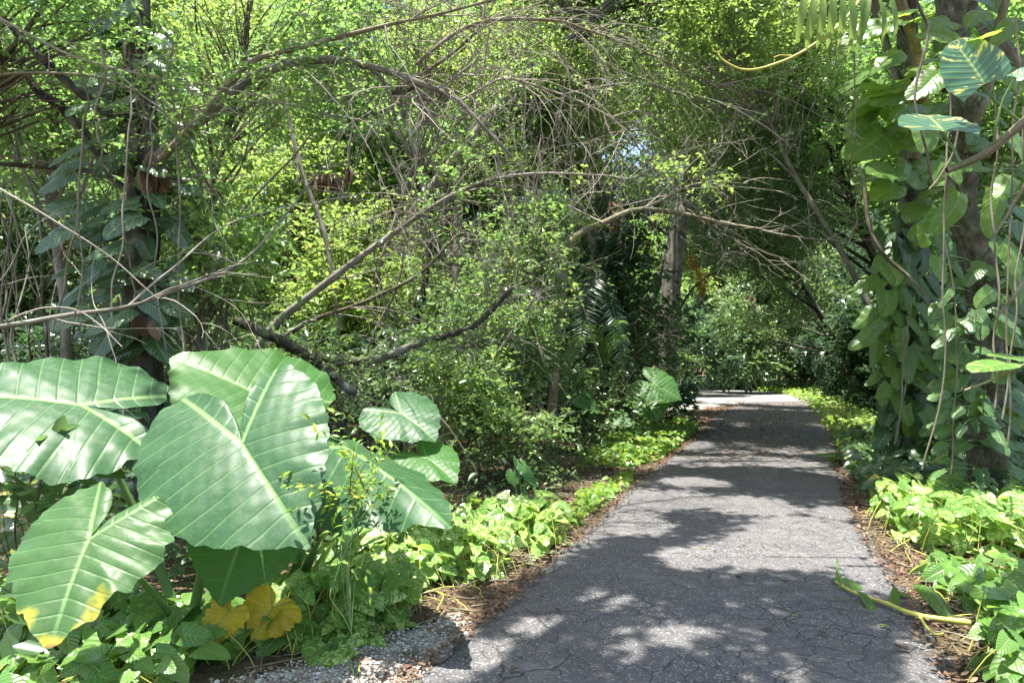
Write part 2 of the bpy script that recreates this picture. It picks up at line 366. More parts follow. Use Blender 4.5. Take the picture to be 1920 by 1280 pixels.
def ground_h(x, y):
    l, r = path_x(np.clip(y, 1, 33)); d = np.minimum(np.abs(x - l), np.abs(x - r)); inside = (x > l) & (x < r)
    edge = np.clip(d / 1.2, 0, 1) * (~inside)
    return -0.035 * (1 - edge) + edge * (0.05 * n2(x, y)) - .03 * inside
gx = np.concatenate([-np.geomspace(900, 12, 26), np.linspace(-11.5, 11.5, 150), np.geomspace(12, 900, 26)])
gy = np.concatenate([-np.geomspace(900, 3, 16), np.linspace(-2.5, 36, 230), np.geomspace(37, 900, 26)])
GX, GY = np.meshgrid(gx, gy, indexing='ij'); GZ = ground_h(GX, GY)
i = np.arange(len(gx) - 1)[:, None] * len(gy); j = np.arange(len(gy) - 1)[None]
gf = np.stack([i + j, i + len(gy) + j, i + len(gy) + j + 1, i + j + 1], -1).reshape(-1, 4)
tag(mesh('ground', np.stack([GX, GY, GZ], -1).reshape(-1, 3), [gf], soil_mat(), smooth=True), 'brown forest soil with leaf litter under the plants', 'ground', kind='structure')
# asphalt strip: left to right across, ragged edges, turning left at the far end
ys = np.concatenate([np.linspace(.8, 12, 260), np.linspace(12.1, 33, 160)])
xl, xr = path_x(ys); r = rng(4)
def ragged(y, s): return .05 * np.sin(y * 5 + s) * np.sin(y * 2.3 + s * 2) + .035 * np.sin(y * 17 + s * 3) + .018 * np.sin(y * 43 + s)
xl = xl + ragged(ys, 1); xr = xr + ragged(ys, 5)
U = np.linspace(0, 1, 24)[None]; X = xl[:, None] + (xr - xl)[:, None] * U; Y = np.repeat(ys[:, None], 24, 1)
Z = .012 + .012 * np.sin(np.pi * U) + .004 * n2(X * 2, Y * 2, 3)
Z[:, 0] = -.06; Z[:, -1] = -.06; X[:, 0] -= .03; X[:, -1] += .03
i = np.arange(len(ys) - 1)[:, None] * 24; j = np.arange(23)[None]
pf = np.stack([i + j, i + j + 1, i + 24 + j + 1, i + 24 + j], -1).reshape(-1, 4)
ASPH = path_mat()
tag(mesh('path', np.stack([X, Y, Z], -1).reshape(-1, 3), [pf], ASPH, smooth=True), 'cracked grey asphalt path curving away to the left', 'path', kind='structure')
# far crossing stretch in full sun
def flat_poly(name, pts, z, mat, label, cat, kind='structure'):
    c = np.mean(pts, 0); n = len(pts); fine = spline(np.vstack([pts, pts[:1]])[:, :2].tolist(), n * 8)[:-1]
    k = len(fine); rr = 6; V = [np.append(c[:2], z)]
    for q in range(1, rr + 1):
        for a in fine: V.append([c[0] + (a[0] - c[0]) * q / rr, c[1] + (a[1] - c[1]) * q / rr, z if q < rr else z - .05])
    V = np.array(V); T = np.array([[0, 1 + i, 1 + (i + 1) % k] for i in range(k)])
    Q = np.array([[1 + q * k + i, 1 + (q + 1) * k + i, 1 + (q + 1) * k + (i + 1) % k, 1 + q * k + (i + 1) % k] for q in range(rr - 1) for i in range(k)])
    return tag(mesh(name, V, [T, Q], mat, smooth=True), label, cat, kind=kind)
m = M('pale_sunlit_path'); p = m.pos()  # same path as the asphalt; its bright sun is put into a paler colour
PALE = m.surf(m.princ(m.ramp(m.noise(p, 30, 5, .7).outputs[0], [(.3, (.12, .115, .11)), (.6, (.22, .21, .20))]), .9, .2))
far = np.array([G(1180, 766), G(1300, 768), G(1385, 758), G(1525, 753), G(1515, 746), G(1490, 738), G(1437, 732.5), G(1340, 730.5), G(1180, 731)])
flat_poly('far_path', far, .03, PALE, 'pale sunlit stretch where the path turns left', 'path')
grav = np.array([G(300, 1290), G(420, 1272), G(560, 1240), G(640, 1220), G(740, 1185), G(820, 1160), G(860, 1150), G(890, 1160), G(880, 1190), G(800, 1262), G(760, 1310), G(650, 1500), G(300, 1500)])
flat_poly('gravel', grav, .006, gravel_mat(), 'light grey gravel and grit beside the near left path edge', 'gravel')

# ------------------------------------------------------------------ foliage machinery
TARG = []     # (x,y,z,r): spots the sun reaches in the photo: no leaf may hang in the ray to the sun
def lit(px, py, D, r, keep=.03): TARG.append((*P(px, py, D), r, keep))
def litg(px, py, r, keep=.0): TARG.append((*G(px, py), r * 1.35, keep))
for a in [(1440, 1040, .45), (1540, 1010, .62), (1640, 1040, .55), (1300, 1050, .30), (1700, 1090, .35), (1400, 950, .45), (1240, 940, .5), (1300, 905, .35), (1180, 985, .4),
          (1260, 1200, .13), (1320, 1190, .09), (1140, 1130, .14), (1170, 1230, .1), (1000, 1180, .16), (880, 1230, .2), (1480, 870, .4), (1600, 965, .3),
          (620, 1110, .6), (660, 1070, .6), (760, 1060, .6), (720, 1090, .55), (560, 1180, .4), (900, 1030, .6), (1000, 1000, .6), (700, 1225, .5), (560, 1235, .3), (800, 1150, .3), (700, 1120, .45), (850, 1060, .45), (600, 1130, .3), (1010, 990, .5), (1100, 920, .6), (960, 1010, .3),
          (1750, 1010, .5), (1820, 1040, .45), (1700, 970, .35), (1900, 1010, .4), (1880, 1200, .3), (1850, 1280, .25), (1210, 860, .6), (1260, 830, .5),
          (1560, 750, 2.6), (1620, 760, .8), (1660, 780, .5), (1600, 800, .5), (1640, 820, .45), (1590, 775, .7), (1420, 740, 5.0), (1340, 742, 4.0), (1500, 760, 1.0), (1260, 800, .8)]: litg(*a)
for a in [(450, 850, 3.4, .62, 0), (560, 900, 3.2, .4, 0), (100, 690, 3.6, .55, 0), (160, 1030, 2.9, .40, 0), (740, 880, 3.7, .42, 0), (450, 850, 3.4, .50), (540, 960, 3.35, .3), (360, 800, 3.5, .3), (540, 770, 3.6, .25), (100, 700, 3.6, .5), (230, 680, 3.6, .3), (150, 790, 3.6, .4), (680, 850, 3.8, .35), (780, 900, 3.6, .3), (640, 790, 4, .3),
          (130, 1000, 2.95, .28), (240, 980, 2.95, .25), (150, 1080, 2.95, .25), (90, 1170, 2.95, .15), (570, 690, 4.1, .25), (400, 680, 4.1, .3), (450, 1170, 3.6, .3), (370, 1060, 3.5, .18),
          (1820, 115, 3.2, .35), (1750, 228, 3.1, .3), (1850, 385, 4.5, .35), (1775, 400, 4.7, .3), (1680, 250, 8.5, .7), (1660, 350, 8.5, .6), (1640, 120, 8.5, .6), (1700, 50, 8.5, .6),
          (1225, 765, 13.3, 1.0), (1240, 730, 13.3, 1.0), (1100, 755, 13, .5), (940, 560, 9, .8), (980, 700, 9, .7), (920, 780, 8.5, .6), (1000, 480, 9, .7), (300, 600, 4.7, .3), (100, 600, 4.7, .3),
          (650, 560, 11, 1.6), (550, 450, 11, 1.6), (480, 560, 10, 1.2), (850, 330, 9, .7), (700, 1000, 4.2, .4), (640, 900, 3.6, .25), (740, 770, 5.2, .4)]: lit(*a)
for a in [(1262, 520, 20, 1.2), (1260, 440, 20, 1.2), (560, 660, 8, .8), (700, 650, 8, .8), (1130, 420, 10.5, .7), (1280, 410, 10.5, .7), (1400, 430, 10.5, .7), (780, 680, 9, .9), (880, 520, 9.5, .9)]: lit(*a)
for a in [(1600, 100, 8.9, .8), (1620, 200, 8.9, .8), (1640, 300, 8.9, .8), (1660, 400, 8.9, .8), (1680, 600, 9, .5), (1850, 420, 6.3, .5), (1820, 115, 3.0, .5)]: lit(*a)
TARG = np.array(TARG)
def sunkeep(pos, seed=0, dmin=.35):
    k = np.ones(len(pos), bool); r = rng(seed + 999).random(len(pos))
    for t in TARG:
        v = pos - t[:3]; a = v @ SUN; d2 = (v * v).sum(1) - a * a
        rr = t[3] * (0.8 + .4 * r)
        k &= ~((a > dmin + t[3] * .8) & (d2 < rr * rr) & (r > t[4]))
    return k
def camkeep(pos):
    D = pos[:, 1]; l, r = path_x(np.clip(D, 1, 33)); z = pos[:, 2]
    near = (np.abs(pos[:, 0]) < .95 * np.abs(D) + .3) & (D < 3.0) & (D > -0.5) & (z < 1.5 + .62 * np.abs(D)) & (z > .6)
    tunnel = (pos[:, 0] > l - .1) & (pos[:, 0] < r + .1) & (z < 2.5 + .02 * D) & (D < 31)
    return ~(near | tunnel)

KIND = dict(  # leaf size, twig length, leaves per twig, droop, template, twig radius
 fine=(.072, .50, 13, .35, SMALL, .0028), mid=(.115, .62, 12, .4, SMALL, .0032), far=(.18, .9, 12, .4, TRI, .005),
 vfar=(.26, 1.5, 11, .4, TRI, .01), narrow=(.11, .55, 13, .8, NARROW, .004), ivy=(.12, .5, 11, 1.2, HEART2 if False else SMALL, .004), near=(.07, .55, 13, .4, LANCE, .004))
def foliage(parent, cents, crad, ntw, kind, mat, seed, size=1.0, bark='brown', up=.25, flat=.55, overhead=True, name='crown', twigname='twigs', hang=0., twigs=True):
    ls, tl, lp, dr, tpl, tr = KIND[kind]; ls *= size; tl *= size ** .5; r = rng(seed)
    ci = r.integers(0, len(cents), ntw); c = cents[ci]; rad = np.asarray(crad)[ci] if np.ndim(crad) else np.full(ntw, crad)
    o = nrm(r.normal(size=(ntw, 3)) * [1, 1, .75]); st = c + o * (rad * r.random(ntw) ** .5 * .75)[:, None]
    d = nrm(o * .8 + r.normal(size=(ntw, 3)) * .55 + [0, 0, up])
    if hang: d = nrm(d * (1 - hang) + np.array([0, 0, -1]) * hang)
    L = tl * r.uniform(.55, 1.3, ntw)
    # leaves
    s = (np.arange(lp) + .6) / lp
    s = s[None] + r.normal(size=(ntw, lp)) * .02
    pos = st[:, None] + d[:, None] * (s * L[:, None])[..., None]; pos[..., 2] -= dr * (s * L[:, None]) ** 2 * (1 if not hang else .2)
    side = nrm(np.cross(d, [0, 0, 1.]) + r.normal(size=(ntw, 3)) * .25)
    sg = np.where(np.arange(lp) % 2 == 0, 1., -1.)[None, :, None]
    X = side[:, None] * sg * .85 + d[:, None] * .55 + r.normal(size=pos.shape) * .35; X[..., 2] -= .15
    Zn = np.cross(side, d); Zn *= np.sign(Zn[:, 2:3] + 1e-6)
    Z = flat * np.array([0, 0, 1.]) + .5 * Zn[:, None] + r.normal(size=pos.shape) * .5
    sc = ls * r.uniform(.6, 1.25, (ntw, lp)); sc[:, -1] *= 1.1
    pos = pos.reshape(-1, 3); X = X.reshape(-1, 3); Z = Z.reshape(-1, 3); sc = sc.ravel()
    k = camkeep(pos) & (r.random(len(pos)) > .06) & (pos[:, 2] > .02)
    if overhead: k &= sunkeep(pos, seed)
    A = Acc(); A.add(*inst(tpl, pos[k], X[k], Z[k], sc[k])); A.build(name, mat, parent, smooth=False, luv=tpl is not SMALL)
    if twigs:
        q = np.linspace(0, 1, 4)
        TP = st[:, None] + d[:, None] * (q[None] * L[:, None])[..., None]; TP[..., 2] -= dr * (q[None] * L[:, None]) ** 2 * (1 if not hang else .2)
        kk = camkeep(TP[:, 2]) & (r.random(len(TP)) < .4); TP = TP[kk]
        B = Acc(); B.add(*tubes(TP, np.tile(tr * size * np.array([1.3, 1, .7, .3]), (len(TP), 1)), 3)); (lambda o_: tag(o_, kind='stuff') if o_ else None)(B.build(twigname, BM[bark], parent))
    return k.sum()

def trunk(parent, pts, r0, r1, bark='grey', n=10, m=22, seed=1, amp=.03, name='trunk', flare=.35, power=.8):
    p = wob(spline(pts, m), amp, seed); s = np.linspace(0, 1, m); R = r0 + (r1 - r0) * s ** power; R *= 1 + flare * np.exp(-s * 14) + .05 * np.sin(s * 31 + seed)
    v, f, a = tubes(p, R, n); rr = rng(seed)
    a2 = a.copy(); ang = np.arctan2(a[:, 2], a[:, 0])
    A = Acc(); c = np.repeat(p, n, 0); k = 1 + .07 * np.sin(ang * 3 + a[:, 1] * 1.7 + seed) + .05 * np.sin(ang * 5 - a[:, 1] * 2.9)
    A.add(c + (v - c) * k[:, None], f, a2); A.build(name, BM[bark], parent, smooth=True); return p, R

def limbs(parent, tp, TR, cents, seed, bark='grey', name='branches', rr=.25, s0=.35, clear=False):
    """curved limbs from the trunk line to each cluster centre"""
    r = rng(seed); A = Acc(); m = 9; q = np.linspace(0, 1, m)[:, None]; PT = []; RT = []
    for c in cents:
        z = tp[:, 2]; k = int(np.clip(np.searchsorted(np.sort(z), c[2] - r.uniform(.3, 1.6) * (1 + np.linalg.norm(c[:2] - tp[-1, :2]) * .3)), int(len(tp) * s0), len(tp) - 1))
        a = tp[k]; mid = a * .5 + c * .5 + r.normal(size=3) * .12 * np.linalg.norm(c - a) + [0, 0, .12 * np.linalg.norm(c - a)]
        PT.append((1 - q) ** 2 * a + 2 * q * (1 - q) * mid + q * q * c); r0 = min(TR[k] * .6, max(.012, np.linalg.norm(c - a) * .022 + .01)); RT.append(r0 * (1 - .85 * q[:, 0]))
    if PT and clear:
        ok = [sunkeep(np.repeat(p, 3, 0)[:-2] + 0, 1).mean() > .93 for p in PT]; PT = [p for p, k in zip(PT, ok) if k]; RT = [p for p, k in zip(RT, ok) if k]
    if PT: A.add(*tubes(np.array(PT), np.array(RT), 5)); A.build(name, BM[bark], parent, smooth=True)

def ell(c, rad, n, seed, shell=.35):
    r = rng(seed); o = nrm(r.normal(size=(n, 3))); return np.asarray(c) + o * (np.asarray(rad) * (shell + (1 - shell) * r.random((n, 1)) ** .6))

DENS = 3.8
def tree(name, label, cat, pc, D, rx, ry, rd, kind, mat, seed, cover=2.2, base=None, r0=.12, bark='grey', ncl=None, size=1.0, group=None, crad=None, up=.2, tr_top=None, overhead=True, nomesh=False, hang=0.):
    """one tree: crown ellipsoid given by picture extent at its real distance D, trunk from the ground into it"""
    c = P(pc[0], pc[1], D); RX, RZ = rx / F * D, ry / F * D
    b = np.array([c[0], D, 0.]) if base is None else np.array([*base, 0.])
    root = empty(name, b + [0, 0, -.05], label, cat, group)
    top = c + [0, 0, RZ * .5] if tr_top is None else np.asarray(tr_top)
    r = rng(seed); mid = b * .5 + top * .5 + r.normal(size=3) * [.25, .2, .0] * max(.4, RZ * .3)
    tp, TR = trunk(root, [b - [0, 0, .1], mid, top], r0, r0 * .35, bark, 9, 18, seed, amp=.05)
    ncl = ncl or int(np.clip(rx * ry / 900 + 14, 14, 70)); crad = crad or max(.35, .42 * min(RX, RZ, rd))
    cents = ell(c, (RX, rd, RZ), ncl, seed + 5); cents = cents[cents[:, 2] > .25]
    limbs(root, tp, TR, cents, seed + 7, bark)
    lpx = KIND[kind][0] * size / D * F; nleaf = cover * math.pi * rx * ry / (.26 * lpx * lpx); ntw = int(min(DENS * nleaf / KIND[kind][2], 10000))
    foliage(root, cents, crad, ntw, kind, LM[mat], seed + 9, size=size, bark='brown', up=up, overhead=overhead, twigs=D < 24, hang=hang)
    return root

# ------------------------------------------------------------------ trees behind, far to near
BG = 'tall trees closing the view beyond the bend'
FAR = [(-100, 250, 40, 260, 420, 'bright'), (180, 200, 46, 260, 400, 'mid'), (430, 300, 42, 240, 380, 'yellow'), (680, 200, 48, 250, 420, 'bright'), (900, 320, 44, 240, 360, 'bright'),
       (1120, 220, 50, 230, 420, 'yellow'), (1330, 300, 52, 220, 390, 'grey'), (1540, 250, 50, 240, 420, 'mid'), (1790, 280, 42, 240, 420, 'mid'), (2020, 250, 38, 240, 420, 'bright')]
FL = ['hazy green tree seen through the dark stems at the far left', 'tall mid green tree behind the vine covered left trunk', 'yellow green tree glowing behind the leaning grey stem', 'tall bright tree behind the middle of the thicket',
      'bright green tree behind the pale leaved shrub', 'yellow green tree behind the arching bare branches', 'grey green tree straight above the far bend of the path', 'mid green tree behind the dark creeper covered tree', 'mid green tree far behind the climber covered right trunk', 'bright green tree at the far right behind the hanging vines']
for i, (x, y, D, rx, ry, mt) in enumerate(FAR):
    tree('tree', FL[i], 'tree', (x, y), D, rx, ry, 6, 'vfar', mt, 100 + i, cover=1.1 if i in (4, 5, 6, 7) else 2.0, r0=.3, crad=2.2, ncl=42, overhead=False, group=BG)
# low dark hedge like masses at the end of the path
SH = [('shrub', 'grey green shrub left of the hanging creeper beyond the bend', 1400, 650, 40, 80, 75, 'grey', 'far'), ('shrub', 'dense shrub behind the bright bend of the path', 1500, 655, 44, 80, 70, 'mid', 'far'),
      ('shrub', 'dark shrub behind the round leaved bush', 1290, 640, 36, 90, 80, 'dark', 'far'), ('shrub', 'dark shrub filling the gap behind the fallen yellow leaves', 420, 690, 22, 240, 110, 'mid', 'far'),
      ('shrub', 'shrub behind the curved dark log', 760, 650, 20, 190, 120, 'mid', 'far'), ('shrub', 'dark shrub under the stems at the far left', 60, 680, 18, 220, 130, 'dark', 'far'),
      ('shrub', 'dark shrub beneath the palm in the middle', 1080, 680, 20, 130, 110, 'dark', 'far'), ('shrub', 'dark shrub behind the right climber', 1690, 690, 22, 130, 130, 'dark', 'far'), ('shrub', 'mid green shrub at the right picture edge', 1890, 700, 15, 130, 130, 'mid', 'far')]
for i, (nm, lb, x, y, D, rx, ry, mt, kd) in enumerate(SH):
    tree(nm, lb, 'shrub', (x, y), D, rx, ry, 1.8, kd, mt, 200 + i, cover=4.0, r0=.05, crad=.75, overhead=False)

T = tree
US = [(i, x, y, D, rx, ry, mt) for i, (x, y, D, rx, ry, mt) in enumerate([
 (-40, 600, 24, 150, 190, 'mid'), (170, 590, 27, 150, 190, 'bright'), (360, 600, 22, 140, 170, 'yellow'), (520, 600, 26, 150, 180, 'mid'), (680, 610, 23, 140, 160, 'yellow'), (830, 600, 27, 130, 180, 'bright'), (960, 600, 22, 120, 170, 'mid'), (1080, 620, 26, 110, 150, 'dark'), (1190, 600, 29, 100, 160, 'bright'),
 (1640, 560, 30, 110, 190, 'dark'), (1780, 560, 22, 130, 200, 'mid'), (1930, 540, 19, 130, 220, 'bright'), (1560, 480, 40, 110, 230, 'mid'), (1460, 520, 46, 90, 200, 'grey'), (1350, 560, 49, 90, 160, 'mid'), (1250, 560, 44, 90, 160, 'yellow'), (1420, 620, 51, 70, 100, 'dark'), (1520, 630, 52, 80, 90, 'mid'), (1590, 620, 38, 70, 100, 'dark'), (-60, 420, 16, 130, 200, 'mid'), (90, 420, 18, 130, 190, 'mid'), (230, 380, 20, 120, 200, 'bright'), (1690, 420, 24, 100, 240, 'dark'), (1850, 380, 16, 130, 230, 'mid')])]
for i, x, y, D, rx, ry, mt in US:
    tree('understorey_tree', 'leafy understorey tree filling the wood ' + ('left' if x < 1230 else 'right') + ' of the path', 'tree', (x, y), D, rx, ry, 2.2, 'far', mt, 240 + i, cover=1.5, r0=.06, crad=1.0, overhead=False, group='understorey trees ' + ('left' if x < 1230 else 'right') + ' of the path')
for i, (x, y, D, rx, ry, mt) in enumerate([(20, 690, 12, 150, 90, 'dark'), (210, 680, 11, 130, 90, 'dark'), (430, 690, 10.5, 130, 80, 'mid'), (620, 670, 11.5, 130, 90, 'mid'), (770, 700, 10, 110, 80, 'dark'), (880, 640, 13, 110, 130, 'mid'), (1010, 700, 12.5, 90, 100, 'dark'), (1090, 590, 17, 90, 130, 'dark')]):
    tree('undergrowth_bush', 'leafy bush in the shaded undergrowth left of the path', 'shrub', (x, y), D, rx, ry, .8, 'mid', mt, 280 + i, cover=1.0, r0=.02, crad=.45, bark='brown', group='bushes of the left undergrowth')
for i, (x, y, D, rx, ry, mt) in enumerate([(1740, 760, 13, 80, 60, 'dark'), (1800, 690, 10.5, 80, 110, 'mid'), (1930, 720, 9, 90, 130, 'mid'), (1880, 600, 12, 110, 120, 'dark')]):
    tree('undergrowth_bush', 'leafy bush behind the right climbers', 'shrub', (x, y), D, rx, ry, .8, 'mid', mt, 290 + i, cover=1.0, r0=.02, crad=.4, bark='brown', group='bushes behind the right climbers')
# tree, middle distance
T('tree', 'bright yellow green tree lit through behind the leaning grey stem', 'tree', (540, 430), 13, 210, 190, 1.8, 'mid', 'yellow', 301, cover=1.5, size=.9, r0=.09, bark='brown')
T('tree', 'slender bright leaved tree left of the arching limb', 'tree', (640, 210), 15, 190, 190, 2, 'mid', 'bright', 302, cover=1.5, size=1.35, r0=.12)
T('tree', 'bright tree in the centre behind the tangle of bare twigs', 'tree', (860, 250), 16, 200, 220, 2, 'mid', 'bright', 303, cover=1.5, r0=.13)
T('tree', 'yellow topped tree above the light brown arching branch', 'tree', (1120, 190), 17, 220, 200, 2.2, 'mid', 'yellow', 304, cover=1.5, size=.85, r0=.13)
T('tree', 'tree with fine green leaves above the grey trunk', 'tree', (1330, 130), 19, 190, 180, 2.2, 'mid', 'yellow', 305, cover=1.5, r0=.13, base=(3.4, 21.5))
T('tree', 'dense small leaved dark tree left of the big climber leaves', 'tree', (1500, 250), 15, 130, 210, 1.6, 'mid', 'grey', 306, cover=2.0, size=.8, r0=.13, base=(10.2, 15.5), bark='dark')
T('tree', 'grey green tree hanging over the end of the path', 'tree', (1400, 420), 22, 150, 130, 2.2, 'mid', 'grey', 307, cover=1.6, r0=.13, base=(13.0, 24), bark='dark')
T('tree', 'tall tree behind the right climber with mid green leaves', 'tree', (1800, 200), 12, 190, 260, 2, 'mid', 'bright', 308, cover=1.5, size=1.5, r0=.12)
T('tree', 'green tree behind the tall left trunk', 'tree', (120, 130), 10, 210, 190, 1.6, 'mid', 'bright', 309, cover=1.2, size=1.15, r0=.09)
T('tree', 'low bushy tree between the curved log and the leaning stem', 'tree', (700, 560), 12, 150, 120, 1.4, 'mid', 'yellow', 310, cover=1.3, r0=.05, bark='brown')
T('tree', 'dark small tree beside the palm in the middle', 'tree', (1130, 500), 15, 120, 120, 1.5, 'mid', 'dark', 311, cover=1.8, size=1.3, r0=.08, bark='brown')
T('tree', 'fine leaved tree between the grey trunk and the dark creeper wall', 'tree', (1440, 540), 26, 110, 130, 2, 'mid', 'grey', 312, cover=1.6, r0=.1, base=(14.5, 28), size=1.2, bark='dark')
T('tree', 'green tree over the right picture edge', 'tree', (1930, 520), 10, 110, 200, 1.4, 'mid', 'mid', 313, cover=1.4, r0=.07)
T('tree', 'shadowed tree behind the left trunk climber', 'tree', (380, 420), 9, 110, 190, 1.2, 'mid', 'mid', 314, cover=1.3, size=1.3, r0=.06, bark='brown')
# near canopy pieces that show at the top edge
T('tree', 'fine leaved tree spreading across the top left corner', 'tree', (90, 60), 6.2, 240, 120, 1.3, 'fine', 'bright', 321, cover=.8, r0=.06, base=(-7.5, 6.0), bark='brown')
T('tree', 'bright fine leaved tree at the top left of the arch', 'tree', (480, 60), 8.5, 260, 130, 1.5, 'fine', 'yellow', 322, cover=.8, r0=.06, base=(-5.2, 9.2), bark='brown')
T('tree', 'fine leaved tree across the top middle above the arching limb', 'tree', (850, 60), 11, 300, 120, 1.8, 'fine', 'yellow', 323, cover=.9, r0=.07, base=(-3.4, 12), size=1.2)
T('tree', 'fine leaved tree at the top right over the path', 'tree', (1330, 70), 13, 260, 120, 1.8, 'fine', 'yellow', 324, cover=.9, r0=.08, base=(8.2, 12.5), size=1.3)

# small shrubs of the left bank
S_ = [('pale leaved shrub standing in the middle left of the path', 950, 610, 9.3, 95, 150, 'fine', 'pale', 2.2, 401), ('upper part of a pale shrub beneath the bare twigs', 1000, 470, 9.8, 90, 90, 'fine', 'pale', 1.5, 402),
      ('small leaved shrub between the pale shrub and the curved log', 870, 720, 8.6, 90, 110, 'fine', 'pale', 1.6, 403), ('low pale shrub beside the path edge below the pale shrub', 960, 800, 8.4, 90, 70, 'fine', 'pale', 1.6, 404),
      ('dark glossy round leaved bush at the left of the bend', 1250, 680, 17, 95, 100, 'mid', 'dark', 2.6, 405), ('dark glossy bush under the grey trunk', 1190, 660, 18.5, 80, 90, 'mid', 'dark', 2.0, 406),
      ('sprawling shrub above the elephant ear leaves', 560, 690, 7.5, 180, 70, 'fine', 'mid', .8, 407), ('fine leaved spray right of the left trunk', 400, 500, 6.2, 110, 90, 'fine', 'bright', .8, 408),
      ('shaded shrub under the large elephant ear leaves', 250, 900, 5.0, 260, 110, 'mid', 'dark', .9, 409), ('small shrub behind the elephant ear stalks', 640, 950, 5.7, 150, 80, 'fine', 'mid', .5, 410),
      ('light green seedling bush between the two big elephant ear leaves', 668, 940, 3.3, 26, 34, 'near', 'lime', 3.2, 411), ('thin bush with upright leaves behind the drooping elephant ear', 800, 780, 6.0, 75, 60, 'near', 'mid', .9, 412),
      ('dark leaved bush at the left picture edge', 30, 930, 3.6, 110, 120, 'mid', 'mid', .8, 413), ('leafy bush right of the small palm', 1130, 760, 12, 80, 60, 'fine', 'mid', 1.1, 414),
      ('bush behind the small elephant ear plant', 1160, 640, 14.5, 90, 90, 'fine', 'mid', 1.2, 415)]
for lb, x, y, D, rx, ry, kd, mt, cv, sd in S_:
    T('shrub', lb, 'shrub', (x, y), D, rx, ry, .035 * D * 1.6 * rx / 90 if D < 12 else 1.0, kd, mt, sd, cover=cv, r0=.018 if D > 6 else (.005 if D < 3.35 else .008), bark='brown' if D > 3.35 else 'green', crad=.20 * D / 8 if D < 12 else .5, ncl=34 if D > 4 else 9, up=.5, size=1.6 if D > 14 else (.62 if D < 3.35 else 1.15), overhead=D > 3.35)
T('creeper_covered_tree', 'dark creeper curtain covered tree right of the far bend', 'tree', (1590, 550), 30, 85, 185, 2.2, 'far', 'dark', 416, cover=5.5, r0=.25, bark='dark', base=(15.4, 30), crad=1.1, hang=.7, size=.8)
T('creeper_covered_tree', 'second creeper covered tree with hanging strands beyond the bend', 'tree', (1410, 590), 49, 45, 120, 1.6, 'far', 'mid', 417, cover=4, r0=.3, bark='brown', base=(17.5, 49), crad=.8, hang=.7, size=.9)

# overhead canopy, mostly out of view, added to shade the path and foreground
def canopy(label, base, c, rad, seed, ncl, ntw, mat='mid', size=1.25, r0=.16):
    b = np.array([*base, 0.]); root = empty('tree', b, label, 'tree')
    tp, TR = trunk(root, [b - [0, 0, .1], b * .6 + np.array(c) * .4 * [1, 1, 0] + [0, 0, c[2] * .5], c], r0, r0 * .3, 'grey', 9, 20, seed, .08)
    ce = ell(c, rad, ncl, seed + 1, .2); limbs(root, tp, TR, ce, seed + 2, 'grey', clear=True); foliage(root, ce, .75, ntw, 'mid', LM[mat], seed + 3, size=size, twigs=False)
canopy('unseen tall tree behind the camera, its crown added to shade the foreground', (-3.6, -2.4), (-.2, 3.8, 8.2), (3.8, 3.4, 1.1), 501, 46, 2300)
canopy('largely unseen tall tree right of the path, its crown added to shade the middle stretch', (8.6, 7.5), (2.8, 8.5, 9.2), (3.6, 3.4, 1.2), 502, 50, 2800)
canopy('tall tree on the left bank whose crown reaches over the dark stretch of path', (-4.8, 13.5), (3.0, 14.5, 10.2), (4.0, 3.6, 1.2), 503, 50, 2700)
canopy('tall tree at the right whose crown reaches over the far stretch of path', (16.5, 21.5), (6.2, 20.6, 11), (4.0, 3.2, 1.3), 504, 40, 1700, r0=.1)
canopy('unseen tall tree at the near right, its crown added for shade', (8.5, 2.6), (4.6, 4.2, 9.2), (2.4, 2.6, 1.0), 505, 34, 1300)

